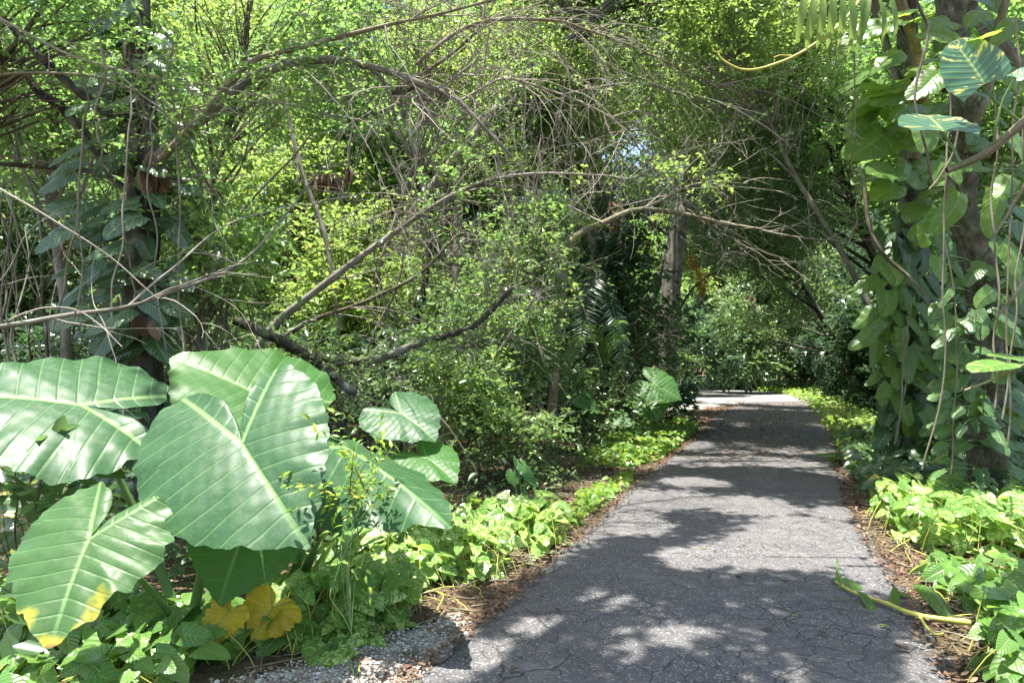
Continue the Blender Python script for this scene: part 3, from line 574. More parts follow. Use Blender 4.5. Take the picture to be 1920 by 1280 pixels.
# ------------------------------------------------------------------ left trunk with climber
def curve3(pts, D): return [P(p[0], p[1], p[2] if len(p) > 2 else D) for p in pts]
def limb(parent, pts, D, r0, r1, bark, name='limb', seed=1, amp=.012, m=26, n=7):
    p = wob(spline(curve3(pts, D), m), amp * D / 6, seed); s = np.linspace(0, 1, m); R = (r0 + (r1 - r0) * s) * (1 + .05 * np.sin(s * 40 + seed)) * (1 + (.22 * (np.arange(m) % 4 == 1) if bark is YELST else 0))
    v, f, a = tubes(p, R, n); A = Acc(); A.add(v, f, a); A.build(name, BM[bark] if isinstance(bark, str) else bark, parent, smooth=True); return p, R
def twigspray(parent, paths, n, L, seed, rad=.0045, droop=.25, bark='pale', up=.1, name='twigs', sub=2, K=9, curl=.5):
    """long thin arching bare twigs leaving the given limb lines, with finer side twigs"""
    r = rng(seed); A = Acc(); src = np.concatenate([p for p, _ in paths]); tan = np.concatenate([np.gradient(p, axis=0) for p, _ in paths])
    def grow(st, d, Ls, rr):
        N = len(st); pts = [st]; cur = d; bend = nrm(r.normal(size=(N, 3))) * curl
        for k in range(K - 1):
            cur = nrm(cur + bend * .22 + r.normal(size=(N, 3)) * .10 + np.array([0, 0, -droop * .18])); pts.append(pts[-1] + cur * (Ls / (K - 1))[:, None])
        PT = np.stack(pts, 1); kk = camkeep(PT[:, K // 2]) & camkeep(PT[:, -1]) & (PT[:, :, 2].min(1) > .1); PT = PT[kk]
        if len(PT): A.add(*tubes(PT, rr[kk][:, None] * np.linspace(1, .3, K)[None], 4))
        return PT
    i = r.integers(0, len(src), n); d = nrm(nrm(tan[i]) * .7 + r.normal(size=(n, 3)) * [.7, .35, .6] + [0, 0, up]); Ls = L * r.uniform(.4, 1.3, n)
    PT = grow(src[i], d, Ls, rad * r.uniform(.6, 1.4, n))
    for q in range(sub):
        if not len(PT): break
        m_ = int(len(PT) * 2.2); i = r.integers(0, len(PT), m_); k = r.integers(2, K - 1, m_); st = PT[i, k]; tg = nrm(PT[i, k] - PT[i, k - 1])
        d = nrm(tg + r.normal(size=(m_, 3)) * .6); PT = grow(st, d, L * .42 * .62 ** q * r.uniform(.5, 1.3, m_), np.full(m_, rad * .55 * .8 ** q))
    o_ = A.build(name, BM[bark], parent)
    return tag(o_, kind='stuff') if o_ else None

bK = P(262, 690, 6.3); bK[2] = 0
treeL = empty('vine_covered_tree', bK, 'dark vine covered tree at the left with a limb arching to the right', 'tree')
tK, RK = limb(treeL, [(285, 1000), (278, 640), (268, 420), (262, 200), (250, 0), (240, -420)], 6.3, .17, .11, 'dark', 'trunk', 5, .03, 40, 12)
LB = []
LB.append(limb(treeL, [(270, 360), (300, 295), (360, 235), (430, 175), (500, 135), (600, 116), (700, 130), (770, 152), (850, 185), (905, 235), (960, 290)], 6.0, .062, .012, 'grey', 'limb', 11))
LB.append(limb(treeL, [(290, 310), (380, 215), (470, 120), (560, 92), (660, 62), (740, 42), (830, 26), (1000, -20)], 5.8, .030, .010, 'tan', 'limb', 12))
LB.append(limb(treeL, [(800, 158, 6.1), (730, 182, 6.1), (790, 145, 6.1), (870, 92, 6.2), (905, 40, 6.3), (912, -30, 6.4)], 6, .022, .010, 'brown', 'limb', 13))
LB.append(limb(treeL, [(695, 128), (712, 150), (732, 184), (742, 215)], 6.0, .022, .010, 'grey', 'limb', 14))
LB.append(limb(treeL, [(735, 182), (800, 175), (870, 130), (900, 100)], 6.0, .014, .006, 'pale', 'limb', 15))
LB.append(limb(treeL, [(780, 120, 6.1), (860, 62, 6.2), (940, 38, 6.4), (1040, 40, 6.8), (1090, 55, 7), (1180, 85, 7.3), (1300, 140, 7.6), (1400, 180, 8)], 6, .020, .007, 'tan', 'limb', 16))
LB.append(limb(treeL, [(865, 188), (935, 150), (1000, 160), (1090, 190), (1160, 235), (1230, 300)], 6.2, .014, .005, 'pale', 'limb', 17))
LB.append(limb(treeL, [(262, 250), (160, 180), (90, 120), (0, 30), (-60, -20)], 6.1, .05, .02, 'dark', 'limb', 18))
LB.append(limb(treeL, [(255, 330), (200, 300), (120, 205), (70, 170), (20, 90)], 6.5, .065, .03, 'dark', 'limb', 19))
LB.append(limb(treeL, [(255, 360), (180, 330), (90, 312), (-60, 300)], 6.6, .035, .02, 'dark', 'limb', 20))
twigspray(treeL, LB[:3] + LB[4:7], 90, 1.25, 31, .0055, droop=.55, sub=2)
twigspray(treeL, [LB[0], LB[1]], 26, 2.0, 32, .006, droop=.8, bark='grey', sub=1)
twigspray(treeL, [LB[5], LB[6]], 44, 1.6, 36, .005, droop=1.0, sub=2)
twigspray(treeL, LB[7:10], 50, 1.1, 33, .006, droop=.4, bark='grey', sub=1)
cE = np.concatenate([LB[0][0][4::2], LB[1][0][6::3], LB[5][0][6::3], LB[7][0][8::5]]) + rng(3).normal(size=(200, 3))[:len(np.concatenate([LB[0][0][4::2], LB[1][0][6::3], LB[5][0][6::3], LB[7][0][8::5]]))] * .3
foliage(treeL, cE, .6, 1100, 'fine', LM['bright'], 34, size=.72, up=.1)
foliage(treeL, ell((-3.2, 5.8, 7.2), (3., 2.4, 1.2), 24, 35), .6, 450, 'mid', LM['mid'], 35)

# long bare branch crossing low at the left
br = empty('fallen_branch', P(-60, 618, 4.8), 'long bare grey branch slanting low across the vine covered left trunk', 'branch')
b1 = limb(br, [(-120, 622, 4.7), (0, 612, 4.7), (120, 590, 4.8), (240, 574, 4.9), (330, 545, 5), (420, 512, 5.2), (480, 470, 5.5), (540, 400, 5.9), (600, 320, 6.1), (640, 250, 6.2)], 4.8, .020, .006, 'grey', 'stem', 41)
b2 = limb(br, [(240, 574, 4.9), (330, 500, 5.1), (430, 420, 5.4), (560, 380, 5.8)], 4.8, .010, .004, 'pale', 'side_branch', 42)
twigspray(br, [b1], 18, .9, 43, .005, droop=.3, sub=1)
br = empty('bare_branch', P(0, 330, 4.6), 'thin straight pale branch slanting down across the left trunk climber', 'branch')
limb(br, [(-40, 330, 4.6), (100, 415, 4.6), (200, 480, 4.7), (300, 560, 4.8)], 4.6, .008, .004, 'pale', 'stem', 44)
br = empty('bare_branch', P(0, 610, 4.5), 'thin pale twig arching below the long low branch', 'branch')
limb(br, [(20, 600, 4.4), (60, 580, 4.4), (130, 578, 4.4), (190, 610, 4.4), (230, 650, 4.3)], 4.4, .007, .003, 'pale', 'stem', 45)
br = empty('bare_branch', P(0, 50, 5.2), 'long thin branch sloping down from the top left corner', 'branch')
q1 = limb(br, [(-60, 0, 5.2), (50, 62, 5.2), (150, 110, 5.3), (300, 145, 5.5), (420, 165, 5.6), (560, 200, 5.8), (700, 250, 6)], 5.3, .011, .004, 'pale', 'stem', 46)
twigspray(br, [q1], 18, .9, 47, .004, droop=.5, sub=1)
br = empty('bare_branch', P(0, 145, 5.2), 'nearly level thin branch at the left above the climber leaves', 'branch')
limb(br, [(-60, 145, 5.2), (90, 138, 5.2), (180, 145, 5.3), (260, 175, 5.4), (330, 230, 5.4)], 5.2, .011, .006, 'tan', 'stem', 48)

# leaning stems and the dark curved log
def stem_tree(name, label, cat, pts, D, r0, r1, bark, seed, tw=0, twL=1., fol=0, fm='bright', **k):
    p0 = P(*pts[0][:2], pts[0][2] if len(pts[0]) > 2 else D); root = empty(name, p0, label, cat)
    t = limb(root, pts, D, r0, r1, bark, 'trunk', seed, **k)
    if tw: twigspray(root, [(t[0][len(t[0]) // 3:], 0)], tw, twL, seed + 1, .006 * D / 7, droop=.4, bark='grey' if bark != 'pale' else 'pale')
    if fol: foliage(root, t[0][len(t[0]) // 2::2], .45 * D / 8, fol, 'fine', LM[fm], seed + 2, size=D / 8)
    return root
stem_tree('leaning_tree', 'grey leaning tree stem rising to the right above the big leaves', 'tree', [(440, 720), (510, 612), (600, 540), (690, 470), (790, 402), (900, 345), (1010, 325), (1150, 330)], 8, .058, .012, 'grey', 51, 45, 1.5, 260, 'bright')
stem_tree('leaning_tree', 'second thinner leaning stem below the first one', 'tree', [(500, 650), (590, 600), (700, 560), (800, 500), (860, 440)], 8.5, .035, .015, 'brown', 52, 25, 1.0)
stem_tree('curved_log', 'dark curved branch lying low above the drooping elephant ear', 'log', [(520, 640), (570, 660), (640, 672), (710, 670), (780, 648), (850, 628), (900, 605), (960, 540)], 7.4, .06, .03, 'dark', 53, 20, .9, 60, 'mid')
stem_tree('curved_log', 'dark bent log sinking behind the middle elephant ear leaf', 'log', [(440, 600), (500, 625), (560, 655), (620, 700), (670, 740)], 7, .055, .045, 'dark', 54, 14, .8)
stem_tree('bent_tree', 'light brown tree bending right over the path with bare twigs', 'tree', [(1035, 780), (1045, 620), (1062, 480), (1085, 440), (1130, 418), (1200, 390), (1290, 402), (1350, 416), (1430, 430)], 10.5, .085, .018, 'tan', 55)
bt = bpy.data.objects['bent_tree']
bt1 = limb(bt, [(1290, 402), (1380, 440), (1450, 475), (1530, 500)], 10.5, .022, .006, 'tan', 'limb', 56)
bt2 = limb(bt, [(1350, 415), (1450, 440), (1550, 448), (1600, 450)], 10.5, .02, .005, 'pale', 'limb', 57)
bt3 = limb(bt, [(1200, 392), (1300, 345), (1400, 350)], 10.5, .02, .005, 'pale', 'limb', 58)
bt4 = limb(bt, [(1130, 418), (1000, 360), (900, 350), (800, 370)], 10.5, .02, .006, 'pale', 'limb', 59)
twigspray(bt, [bt1, bt2, bt3, bt4], 60, 1.5, 60, .007, droop=.15, sub=2, up=.0)
foliage(bt, np.concatenate([bt3[0][::3], bt4[0][::3]]) + [0, 0, .3], .45, 160, 'fine', LM['yellow'], 61, size=1.3)

# grey trunk beside the bend
tg = stem_tree('grey_trunk_tree', 'smooth grey leaning trunk standing left of the far bend', 'tree', [(1245, 740), (1253, 600), (1262, 520), (1275, 430), (1300, 330), (1330, 200), (1340, 60)], 20, .34, .16, 'grey', 63, n=12)
limb(tg, [(1272, 450), (1230, 420), (1190, 400), (1120, 385)], 20, .08, .03, 'grey', 'limb', 64)
limb(tg, [(1262, 600), (1300, 540), (1340, 510)], 20, .05, .02, 'dark', 'limb', 65)
limb(tg, [(1285, 400), (1350, 270), (1400, 240), (1440, 215)], 20, .12, .05, 'dark', 'limb', 66)

# stems in the middle
MID = [('slim upright trunk behind the pale shrub', [(850, 760), (858, 600), (855, 450), (862, 300)], 10.5, .06, .04, 'tan'), ('dark twisted trunk left of the pale shrub', [(765, 760), (770, 640), (800, 480), (790, 330), (740, 170)], 11, .09, .05, 'dark'),
       ('mossy slanting stem behind the pale shrub', [(890, 760), (900, 610), (925, 500), (945, 400), (930, 260)], 11, .045, .03, 'grey'), ('dark trunk in the shade left of the palm', [(1000, 800), (995, 640), (1010, 480), (1000, 330)], 13, .12, .08, 'dark'),
       ('slim grey stem rising right of the big elephant ear', [(850, 800), (900, 700), (950, 640), (1000, 560)], 8.8, .03, .018, 'grey'), ('thin dark upright stem in the centre', [(820, 800), (820, 560), (835, 380), (810, 200)], 12, .05, .03, 'brown'),
       ('brown fibrous trunk of the palm in the middle', [(1120, 790), (1115, 600), (1110, 450), (1118, 330)], 15, .16, .12, 'brown'), ('thin stem in the gap above the leaning tree', [(640, 620), (610, 450), (560, 300), (520, 100)], 11, .05, .03, 'grey'),
       ('slender curving stem near the left trunk', [(420, 620), (440, 430), (350, 280), (300, 100)], 8, .02, .012, 'dark'), ('grey trunk in the bright wood behind the leaning stem', [(735, 620), (730, 400), (745, 150), (740, -40)], 16, .16, .1, 'dark'),
       ('far dark trunk beyond the bend', [(1385, 735), (1390, 600), (1380, 450), (1400, 250)], 51, .24, .18, 'dark'), ('far grey trunk beside the hanging creeper', [(1445, 733), (1450, 600), (1440, 400)], 52, .2, .16, 'grey')]
for i, (lb, pts, D, a, b, bk) in enumerate(MID):
    stem_tree('slender_tree', lb, 'tree', pts, D, a, b, bk, 600 + i * 3, tw=10 if D < 13 else 0, twL=1.)

# thicket of thin saplings at the far left
r = rng(77)
for i in range(60):
    x = r.uniform(-60, 330) if i < 44 else r.uniform(330, 780); D = r.uniform(8.5, 15); b = P(x, 600, D); b[2] = 0; h = r.uniform(3, 6); ln = r.normal(size=2) * .45
    p = wob(spline([b, b + [ln[0] * .4, ln[1] * .4, h * .5], b + [ln[0] * 1.6, ln[1], h]], 16), .12, 700 + i); R = np.linspace(1, .4, 16) * r.uniform(.010, .032)
    A = Acc(); A.add(*tubes(p, R, 5)); o = A.build('sapling', BM[['dark', 'grey', 'brown', 'brown'][i % 4]], None, smooth=True, origin=b)
    tag(o, 'thin bare sapling stem in the shaded thicket behind the climber covered left trunk' if i < 44 else 'thin bare sapling stem in the bright wood behind the leaning grey tree', 'sapling', 'thin bare stems of the left thicket' if i < 44 else 'thin bare stems behind the leaning tree')

# ------------------------------------------------------------------ climbers with big leaves
LEAFN = {}
def big_leaves(parent, specs, mat, seed, tplA=BIGV, tplB=BIGV2, name='leaf', stalk=True, root_line=None):
    """specs: (base point, direction, normal, length)"""
    r = rng(seed); ST = Acc()
    for i, (b, d, nrmv, L) in enumerate(specs):
        tpl = tplA if r.random() < .5 else tplB; A = Acc(); tw = np.array(nrmv) + r.normal(size=3) * .15
        t = (tpl[0] * [1, r.uniform(.85, 1.15), r.uniform(.6, 1.3)] + np.stack([0 * tpl[0][:, 0], .05 * np.sin(tpl[0][:, 0] * 5 + i), .012 * np.sin(tpl[0][:, 0] * 22 + i) * np.abs(tpl[0][:, 1]) * 4], 1), tpl[1], tpl[2])
        A.add(*inst(t, [b], [d], [tw], [L])); A.build(name, mat, parent, smooth=True, origin=b)
        if root_line is not None:
            k = np.argmin(np.linalg.norm(root_line - (np.array(b) + [0, 0, -.1]), axis=1)); a = root_line[k]; q = np.linspace(0, 1, 6)[:, None]
            m_ = (a + b) / 2 + [0, 0, .12 * L + .05]; ST.add(*tubes((1 - q) ** 2 * a + 2 * q * (1 - q) * m_ + q * q * np.array(b), np.full(6, .006 + .006 * L), 5))
    o_ = ST.build('stalks', GREENST, parent, smooth=True)
    if o_: tag(o_, kind='stuff')
# left trunk climber
r = rng(81); cl = empty('climbing_vine', bK + [0, 0, .3], 'dark green large leaved climber wrapped round the left trunk', 'vine'); sp = []
for y, x, L in [(90, 260, .30), (45, 215, .3), (290, 135, .36), (318, 130, .34), (345, 110, .34), (310, 215, .26), (330, 245, .26), (395, 130, .34), (400, 235, .33), (425, 240, .36), (435, 170, .28), (445, 120, .40), (480, 210, .34), (470, 285, .30), (505, 165, .30), (515, 130, .28), (520, 285, .28), (560, 130, .3), (585, 300, .3), (600, 220, .40), (600, 140, .34), (590, 340, .26), (640, 190, .4), (640, 270, .36), (560, 250, .3), (385, 305, .24), (360, 285, .24), (215, 160, .3), (165, 185, .3), (200, 230, .3), (25, 230, .3), (130, 300, .3), (620, 330, .3), (370, 380, .22), (540, 355, .25)]:
    D = 5.95 + r.uniform(-.15, .1); b = P(x + 25 * np.sign(262 - x) , y - 22, D); sd = np.sign(x - 262) if abs(x - 262) > 20 else r.normal()
    sp.append((b, np.array([sd * .8, -.45, -.45]) + r.normal(size=3) * .2, np.array([-sd * .1, -.65, .75]), L))
for i in range(95):
    y = r.uniform(20, 900); sd = r.choice([-1, 1]); b = P(266 + sd * r.uniform(5, 70), y, r.uniform(6.0, 6.5)); sp.append((b, [sd * .8 + r.normal() * .2, -.5, -.5 + r.normal() * .2], [-sd * .2, -.6, .8], r.uniform(.2, .36)))
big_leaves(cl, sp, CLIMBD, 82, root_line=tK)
limb(cl, [(250, 900), (240, 640), (285, 480), (245, 330), (280, 180), (255, 20)], 6.1, .02, .014, 'dark', 'vine_stem', 83)
o = Acc(); pw = inst(OVAL, [P(265, 590, 5.9), P(285, 600, 5.9), P(255, 600, 5.92)], [[.1, -.1, -1], [.3, 0, -1], [-.2, 0, -1]], [[0, -1, 0], [.3, -1, 0], [-.4, -1, 0]], [.2, .18, .16]); o.add(*pw)
tag(o.build('withered_leaf_bundle', LM['dry'], None, smooth=True), 'brown withered leaf bundle hanging on the left trunk', 'dead leaves')
o = Acc(); pts = P(283, 300, 5.85) + rng(3).normal(size=(16, 3)) * [.03, .03, .05]; o.add(*inst(LANCE, pts, rng(4).normal(size=(16, 3)) * .12 + [0, 0, -1], rng(5).normal(size=(16, 3)) * .5 + [0, -1, 0], np.full(16, .3)))
tag(o.build('withered_leaf_bundle', LM['dry'], None, smooth=True), 'narrow dried leaf bundle hanging beneath the arching limb', 'dead leaves')

# right climbers
def right_trunk(name, label, x, D, pts, r0, r1, bk, seed):
    b = P(x, 700, D); b[2] = 0; root = empty(name, b, label, 'tree'); t = limb(root, pts, D, r0, r1, bk, 'trunk', seed, .02, 34, 12); return root, t
tR1, lR1 = right_trunk('vine_covered_tree', 'dark trunk right of the path hidden by hanging climber leaves', 1700, 9.5, [(1712, 900), (1705, 700), (1700, 500), (1712, 250), (1700, 0), (1690, -350)], .16, .12, 'dark', 91)
tR2, lR2 = right_trunk('vine_covered_tree', 'rough barked thick trunk near the right picture edge', 1825, 7.2, [(1860, 1000), (1850, 800), (1845, 640), (1835, 560), (1812, 450), (1790, 380), (1800, 250), (1790, 100), (1770, -60), (1760, -400)], .19, .11, 'rough', 92)
limb(tR1, [(1712, 300, 9.3), (1735, 220, 9.2), (1722, 120, 9.1), (1690, 0, 9), (1670, -120, 9)], 9.2, .085, .06, 'tan', 'limb', 93)
limb(tR1, [(1705, 260, 9.6), (1672, 120, 9.7), (1640, 20, 9.8), (1630, -60, 9.8)], 9.6, .06, .05, 'grey', 'limb', 94)
limb(tR2, [(1815, 290, 7.1), (1825, 235, 7.1), (1850, 170, 7.1), (1870, 60, 7.2), (1900, -40, 7.2)], 7.1, .055, .04, 'tan', 'limb', 95)
limb(tR2, [(1775, 170, 7.3), (1800, 70, 7.4), (1825, 0, 7.4), (1850, -70, 7.4)], 7.3, .055, .045, 'brown', 'limb', 96)
foliage(tR1, ell((5.6, 8.6, 7.8), (2.6, 2.4, 1.), 22, 97), .6, 500, 'mid', LM['mid'], 98)
c1 = empty('climbing_vine', P(1690, 830, 9.2), 'variegated big leaved climber covering the trunk right of the path', 'vine'); sp = []; r = rng(101)
UP0 = [(1650, 45), (1640, 35), (1670, 20), (1600, 110), (1610, 165), (1690, 195), (1655, 165), (1640, 245), (1620, 180), (1690, 215), (1625, 250), (1660, 300), (1600, 150), (1620, 130), (1635, 195), (1655, 265), (1740, 30), (1700, 330), (1720, 305), (1640, 345), (1680, 380), (1700, 410), (1665, 390), (1640, 325), (1730, 340), (1600, 330), (1650, 100), (1690, 120), (1620, 60), (1590, 200), (1600, 245), (1655, 215)]
UP = UP0 + [(x + 25, y + 12) for x, y in UP0[::3]]
for x, y in UP:
    b = P(x + 50 + r.normal() * 16, y - 8 + r.normal() * 8, 8.9 + r.uniform(-.5, .4)); sp.append((b, np.array([-1., -.40, -.42]) + r.normal(size=3) * .24, np.array([-.25, -.72, .75]) + r.normal(size=3) * .22, r.uniform(.32, .70)))
LO0 = [(1690, 560), (1665, 580), (1725, 590), (1675, 615), (1710, 615), (1688, 650), (1640, 600), (1635, 640), (1700, 700), (1730, 740), (1715, 770), (1660, 505), (1670, 520), (1700, 520), (1650, 545), (1745, 640), (1730, 690), (1670, 690), (1650, 720), (1680, 760), (1740, 800), (1700, 800), (1760, 590)]
LO = LO0 + [(x + 16, y + 22) for x, y in LO0]
for x, y in LO:
    b = P(x, y - 22, 9.0 + r.uniform(-.2, .3)); sp.append((b, np.array([(x - 1698) / 55, -.45, -.95]) + r.normal(size=3) * .28, np.array([(x - 1698) / 90, -1., .35]), r.uniform(.26, .40)))
big_leaves(c1, sp, CLIMB, 102, root_line=lR1[0])
sp = []
for i in range(90):
    y = r.uniform(380, 850); a = r.uniform(-1, 1); b = P(1705 + a * 50, y, 9.15 + .3 * a * a + r.uniform(0, .3)); sp.append((b, [a * .7, -.35, -.9], [a * .5, -.9, .45], r.uniform(.16, .34)))
c1b = empty('climbing_vine', P(1710, 850, 9.3), 'dark smaller leaved climber under the variegated one at the right', 'vine')
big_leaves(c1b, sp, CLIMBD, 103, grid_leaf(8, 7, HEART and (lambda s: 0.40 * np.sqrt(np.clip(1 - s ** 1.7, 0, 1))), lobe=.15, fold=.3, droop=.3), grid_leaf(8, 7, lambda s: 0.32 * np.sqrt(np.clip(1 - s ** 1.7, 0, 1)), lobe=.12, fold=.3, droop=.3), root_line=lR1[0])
c2 = empty('climbing_vine', P(1840, 820, 6.9), 'sunlit climber with big leaves near the right picture edge', 'vine'); sp = []
for x, y, L, dx, dz in [(1800, 360, .44, -.35, -.75), (1868, 355, .46, -.05, -1), (1775, 300, .30, -.4, -.6), (1760, 480, .28, -.2, -.9), (1900, 330, .35, -.6, -.3), (1880, 450, .36, .3, -.6), (1900, 500, .38, .1, -.8), (1760, 395, .3, -.5, -.7), (1840, 310, .3, -.8, -.2), (1745, 420, .3, -.5, -.7),
                       (1740, 230, .34, -.4, -.8), (1765, 140, .4, -.8, -.5), (1730, 60, .4, .8, -.5), (1890, 250, .35, .2, -.8), (1780, 40, .4, -.8, -.5), (1850, 20, .36, -.8, -.3), (1910, 40, .35, -.7, -.4), (1880, 130, .3, .4, -.7), (1760, 300, .3, .5, -.7), (1820, 500, .25, .8, -.4), (1860, 540, .3, -.5, -.6), (1800, 600, .3, -.7, -.5), (1870, 600, .3, .6, -.5),
                       (1820, 660, .3, -.8, -.3), (1890, 680, .3, -.4, -.5), (1850, 740, .3, -.6, -.5), (1900, 760, .3, .3, -.6), (1790, 700, .26, -.5, -.8)]:
    b = P(x, y, 6.6 + r.uniform(-.35, .3)); sp.append((b, np.array([dx, -.3, dz]) + r.normal(size=3) * .1, [dx * -.2, -.85, .5], L))
big_leaves(c2, sp, CLIMB, 104, root_line=lR2[0]); sp = []
for i in range(70):
    x, y = r.uniform(1745, 1930), r.uniform(-20, 800); b = P(x, y, r.uniform(6.6, 7.8)); sp.append((b, [r.normal() * .7, -.4, -.6], [r.normal() * .2, -.6, .7], r.uniform(.16, .28)))
for i in range(75):
    x, y = r.uniform(1765, 1925), r.uniform(540, 930); b = P(x, y, r.uniform(6.3, 6.85)); sp.append((b, [(x - 1840) / 70 + r.normal() * .3, -.5, -.5 + .2 * r.normal()], [(x - 1840) / 200, -.7, .7], r.uniform(.15, .26)))
c3 = empty('climbing_vine', P(1850, 850, 7.0), 'dark dense climber with small leaves clothing the rough trunk', 'vine')
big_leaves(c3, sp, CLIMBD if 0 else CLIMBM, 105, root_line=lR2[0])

# near overhanging climber shoot, right
nb = empty('climber_shoot', P(1920, 232, 3.0), 'thick climber shoot reaching in from the right with yellow splashed leaves', 'vine')
limb(nb, [(1775, 320, 3.1), (1820, 302, 3.08), (1860, 280, 3.05), (1920, 228, 3.0), (2000, 150, 3.0)], 3.05, .016, .020, 'tan', 'vine_stem', 111, .002, n=9)
limb(nb, [(1862, 278, 3.05), (1868, 240, 3.0), (1880, 190, 2.98), (1900, 150, 2.95)], 3, .006, .004, GREENST, 'stalk', 112, .001)
limb(nb, [(1918, 232, 3.05), (1885, 205, 3.05), (1862, 185, 3.05), (1842, 160, 3.05)], 3, .007, .005, GREENST, 'stalk', 113, .001)
limb(nb, [(1800, 306, 3.08), (1785, 275, 3.08), (1765, 246, 3.06), (1762, 243, 3.06)], 3, .008, .004, GREENST, 'stalk', 114, .001)
def nleaf(b, tp_, nv, wscale, mat, seed, tpl=BIGV, name='leaf'):
    b = np.array(b); d = np.array(tp_) - b; L = np.linalg.norm(d); t = (tpl[0] * [1, wscale, .6] + np.stack([0 * tpl[0][:, 0], 0 * tpl[0][:, 0], .012 * np.sin(tpl[0][:, 0] * 17 + seed) * np.abs(tpl[0][:, 1]) * 3], 1), tpl[1], tpl[2])
    A = Acc(); A.add(*inst(t, [b], [d], [nv], [L])); return A.build(name, mat, nb if name == 'leaf' else None, smooth=True, origin=b)
nleaf(P(1845, 158, 3.0), P(1792, 72, 3.02), [-.1, -.9, .4], 2.0, CREAM, 7)
nleaf(P(1768, 246, 3.05), P(1738, 205, 3.30), [.0, -.5, .85], 1.5, CREAM, 2)
nleaf(P(1905, 145, 2.95), P(1975, 110, 2.9), [-.3, -.6, .7], 1.0, CREAM, 3)
nleaf(P(1872, 60, 3.0), P(1780, 92, 3.1), [-.1, -.2, .95], .8, CLIMB, 4)

# yellow green shoot with drooping long leaflets, top right
ys_ = empty('climber_shoot', P(1600, 15, 5.0), 'bare yellow green shoot sagging across the upper right', 'vine')
limb(ys_, [(1620, -10, 5), (1590, 30, 5), (1550, 68, 5), (1490, 106, 5), (1430, 128, 5), (1390, 130, 5), (1355, 112, 5), (1343, 96, 5)], 5, .013, .006, YELST, 'vine_stem', 121, .002)
limb(ys_, [(1490, 106, 5), (1465, 104, 5), (1450, 108, 5)], 5, .006, .003, YELST, 'side_shoot', 122, .001)
A = Acc(); A.add(*inst(HEART, [P(1540, 62, 5)], [[-.1, -.3, -.1]], [[0, -.8, .6]], [.10])); A.build('leaf', CREAM, ys_, smooth=True)
fl = empty('palm_leaf', P(1590, -20, 4.7), 'fan of long drooping yellow green leaflets at the upper right', 'leaf')
A = Acc(); xs_ = [1500, 1515, 1530, 1547, 1565, 1585, 1605, 1490, 1640, 1660]
for i, x in enumerate(xs_):
    A = Acc(); t = grid_leaf(10, 5, ov(.5, .6, .09), fold=.3, droop=.5); b = P(1500 + i * 17 + 10, -12 + (i % 3) * 4, 4.75)
    A.add(*inst(t, [b], [[(x - 1560) / 260, -.25, -.9]], [[(x - 1560) / 300, -.9, .4]], [.30 + .03 * (i % 2)])); A.build('leaflet', LM['yellow'], fl, smooth=True)
limb(fl, [(1495, -12, 4.75), (1580, -25, 4.75), (1690, -40, 4.75)], 4.75, .006, .008, YELST, 'rachis', 123, .001)

# small twiggy shoot low right with two pale leaves
ls = empty('climber_shoot', P(1920, 690, 3.6), 'broken tan climber stem with pale leaves low at the right edge', 'vine')
limb(ls, [(1808, 732, 3.7), (1850, 716, 3.7), (1900, 694, 3.65), (1960, 660, 3.6)], 3.7, .006, .010, 'tan', 'vine_stem', 131, .002)
def lsl(b, t_, n_, w_):
    A = Acc(); d = np.array(t_) - b; A.add(*inst((BIGV[0] * [1, w_, .5], BIGV[1], BIGV[2]), [b], [d], [n_], [np.linalg.norm(d)])); A.build('leaf', POTHOS, ls, smooth=True)
lsl(P(1884, 680, 3.7), P(1823, 690, 3.55), [0, -.25, 1], .9); lsl(P(1884, 672, 3.72), P(1910, 662, 3.9), [0, -.3, 1], 1.)
limb(ls, [(1893, 698, 3.68), (1886, 686, 3.68), (1882, 678, 3.7)], 3.7, .004, .003, GREENST, 'stalk', 132, .001)
sb = empty('broken_branch', P(1920, 400, 4.2), 'broken tan branch stub pointing down at the right edge', 'branch')
limb(sb, [(1866, 440, 4.2), (1890, 400, 4.2), (1912, 365, 4.2), (1960, 280, 4.2)], 4.2, .008, .013, 'tan', 'stem', 133, .002)
sb = empty('broken_branch', P(1920, 520, 3.9), 'broken tan branch stub hanging beside the lowest right vine', 'branch')
limb(sb, [(1868, 597, 4.), (1885, 575, 4.), (1905, 550, 3.95), (1950, 480, 3.9)], 4, .007, .012, 'tan', 'stem', 134, .002)
li = empty('liana', P(1620, 440, 8.3), 'brown liana slanting down to the right across the climber', 'vine')
limb(li, [(1618, 330, 8.4), (1630, 430, 8.3), (1655, 475, 8.2), (1710, 520, 8.1), (1745, 580, 8.0), (1770, 700, 8.), (1780, 830, 8.), (1790, 930, 8.)], 8.2, .024, .02, 'brown', 'vine_stem', 135, .01)
li = empty('liana', P(1740, 100, 6.2), 'brown looping liana hanging in front of the light right limb', 'vine')
limb(li, [(1708, -40, 6.2), (1722, 10, 6.2), (1740, 50, 6.2), (1735, 90, 6.2), (1718, 150, 6.2), (1715, 200, 6.2), (1735, 280, 6.2), (1748, 350, 6.2)], 6.2, .014, .011, 'brown', 'vine_stem', 136, .004)
li = empty('liana', P(1790, 240, 5.6), 'thin brown liana ending beside the near variegated leaf', 'vine')
limb(li, [(1800, 230, 5.6), (1785, 290, 5.6), (1760, 335, 5.6), (1742, 355, 5.6)], 5.6, .009, .006, 'tan', 'vine_stem', 137, .003)
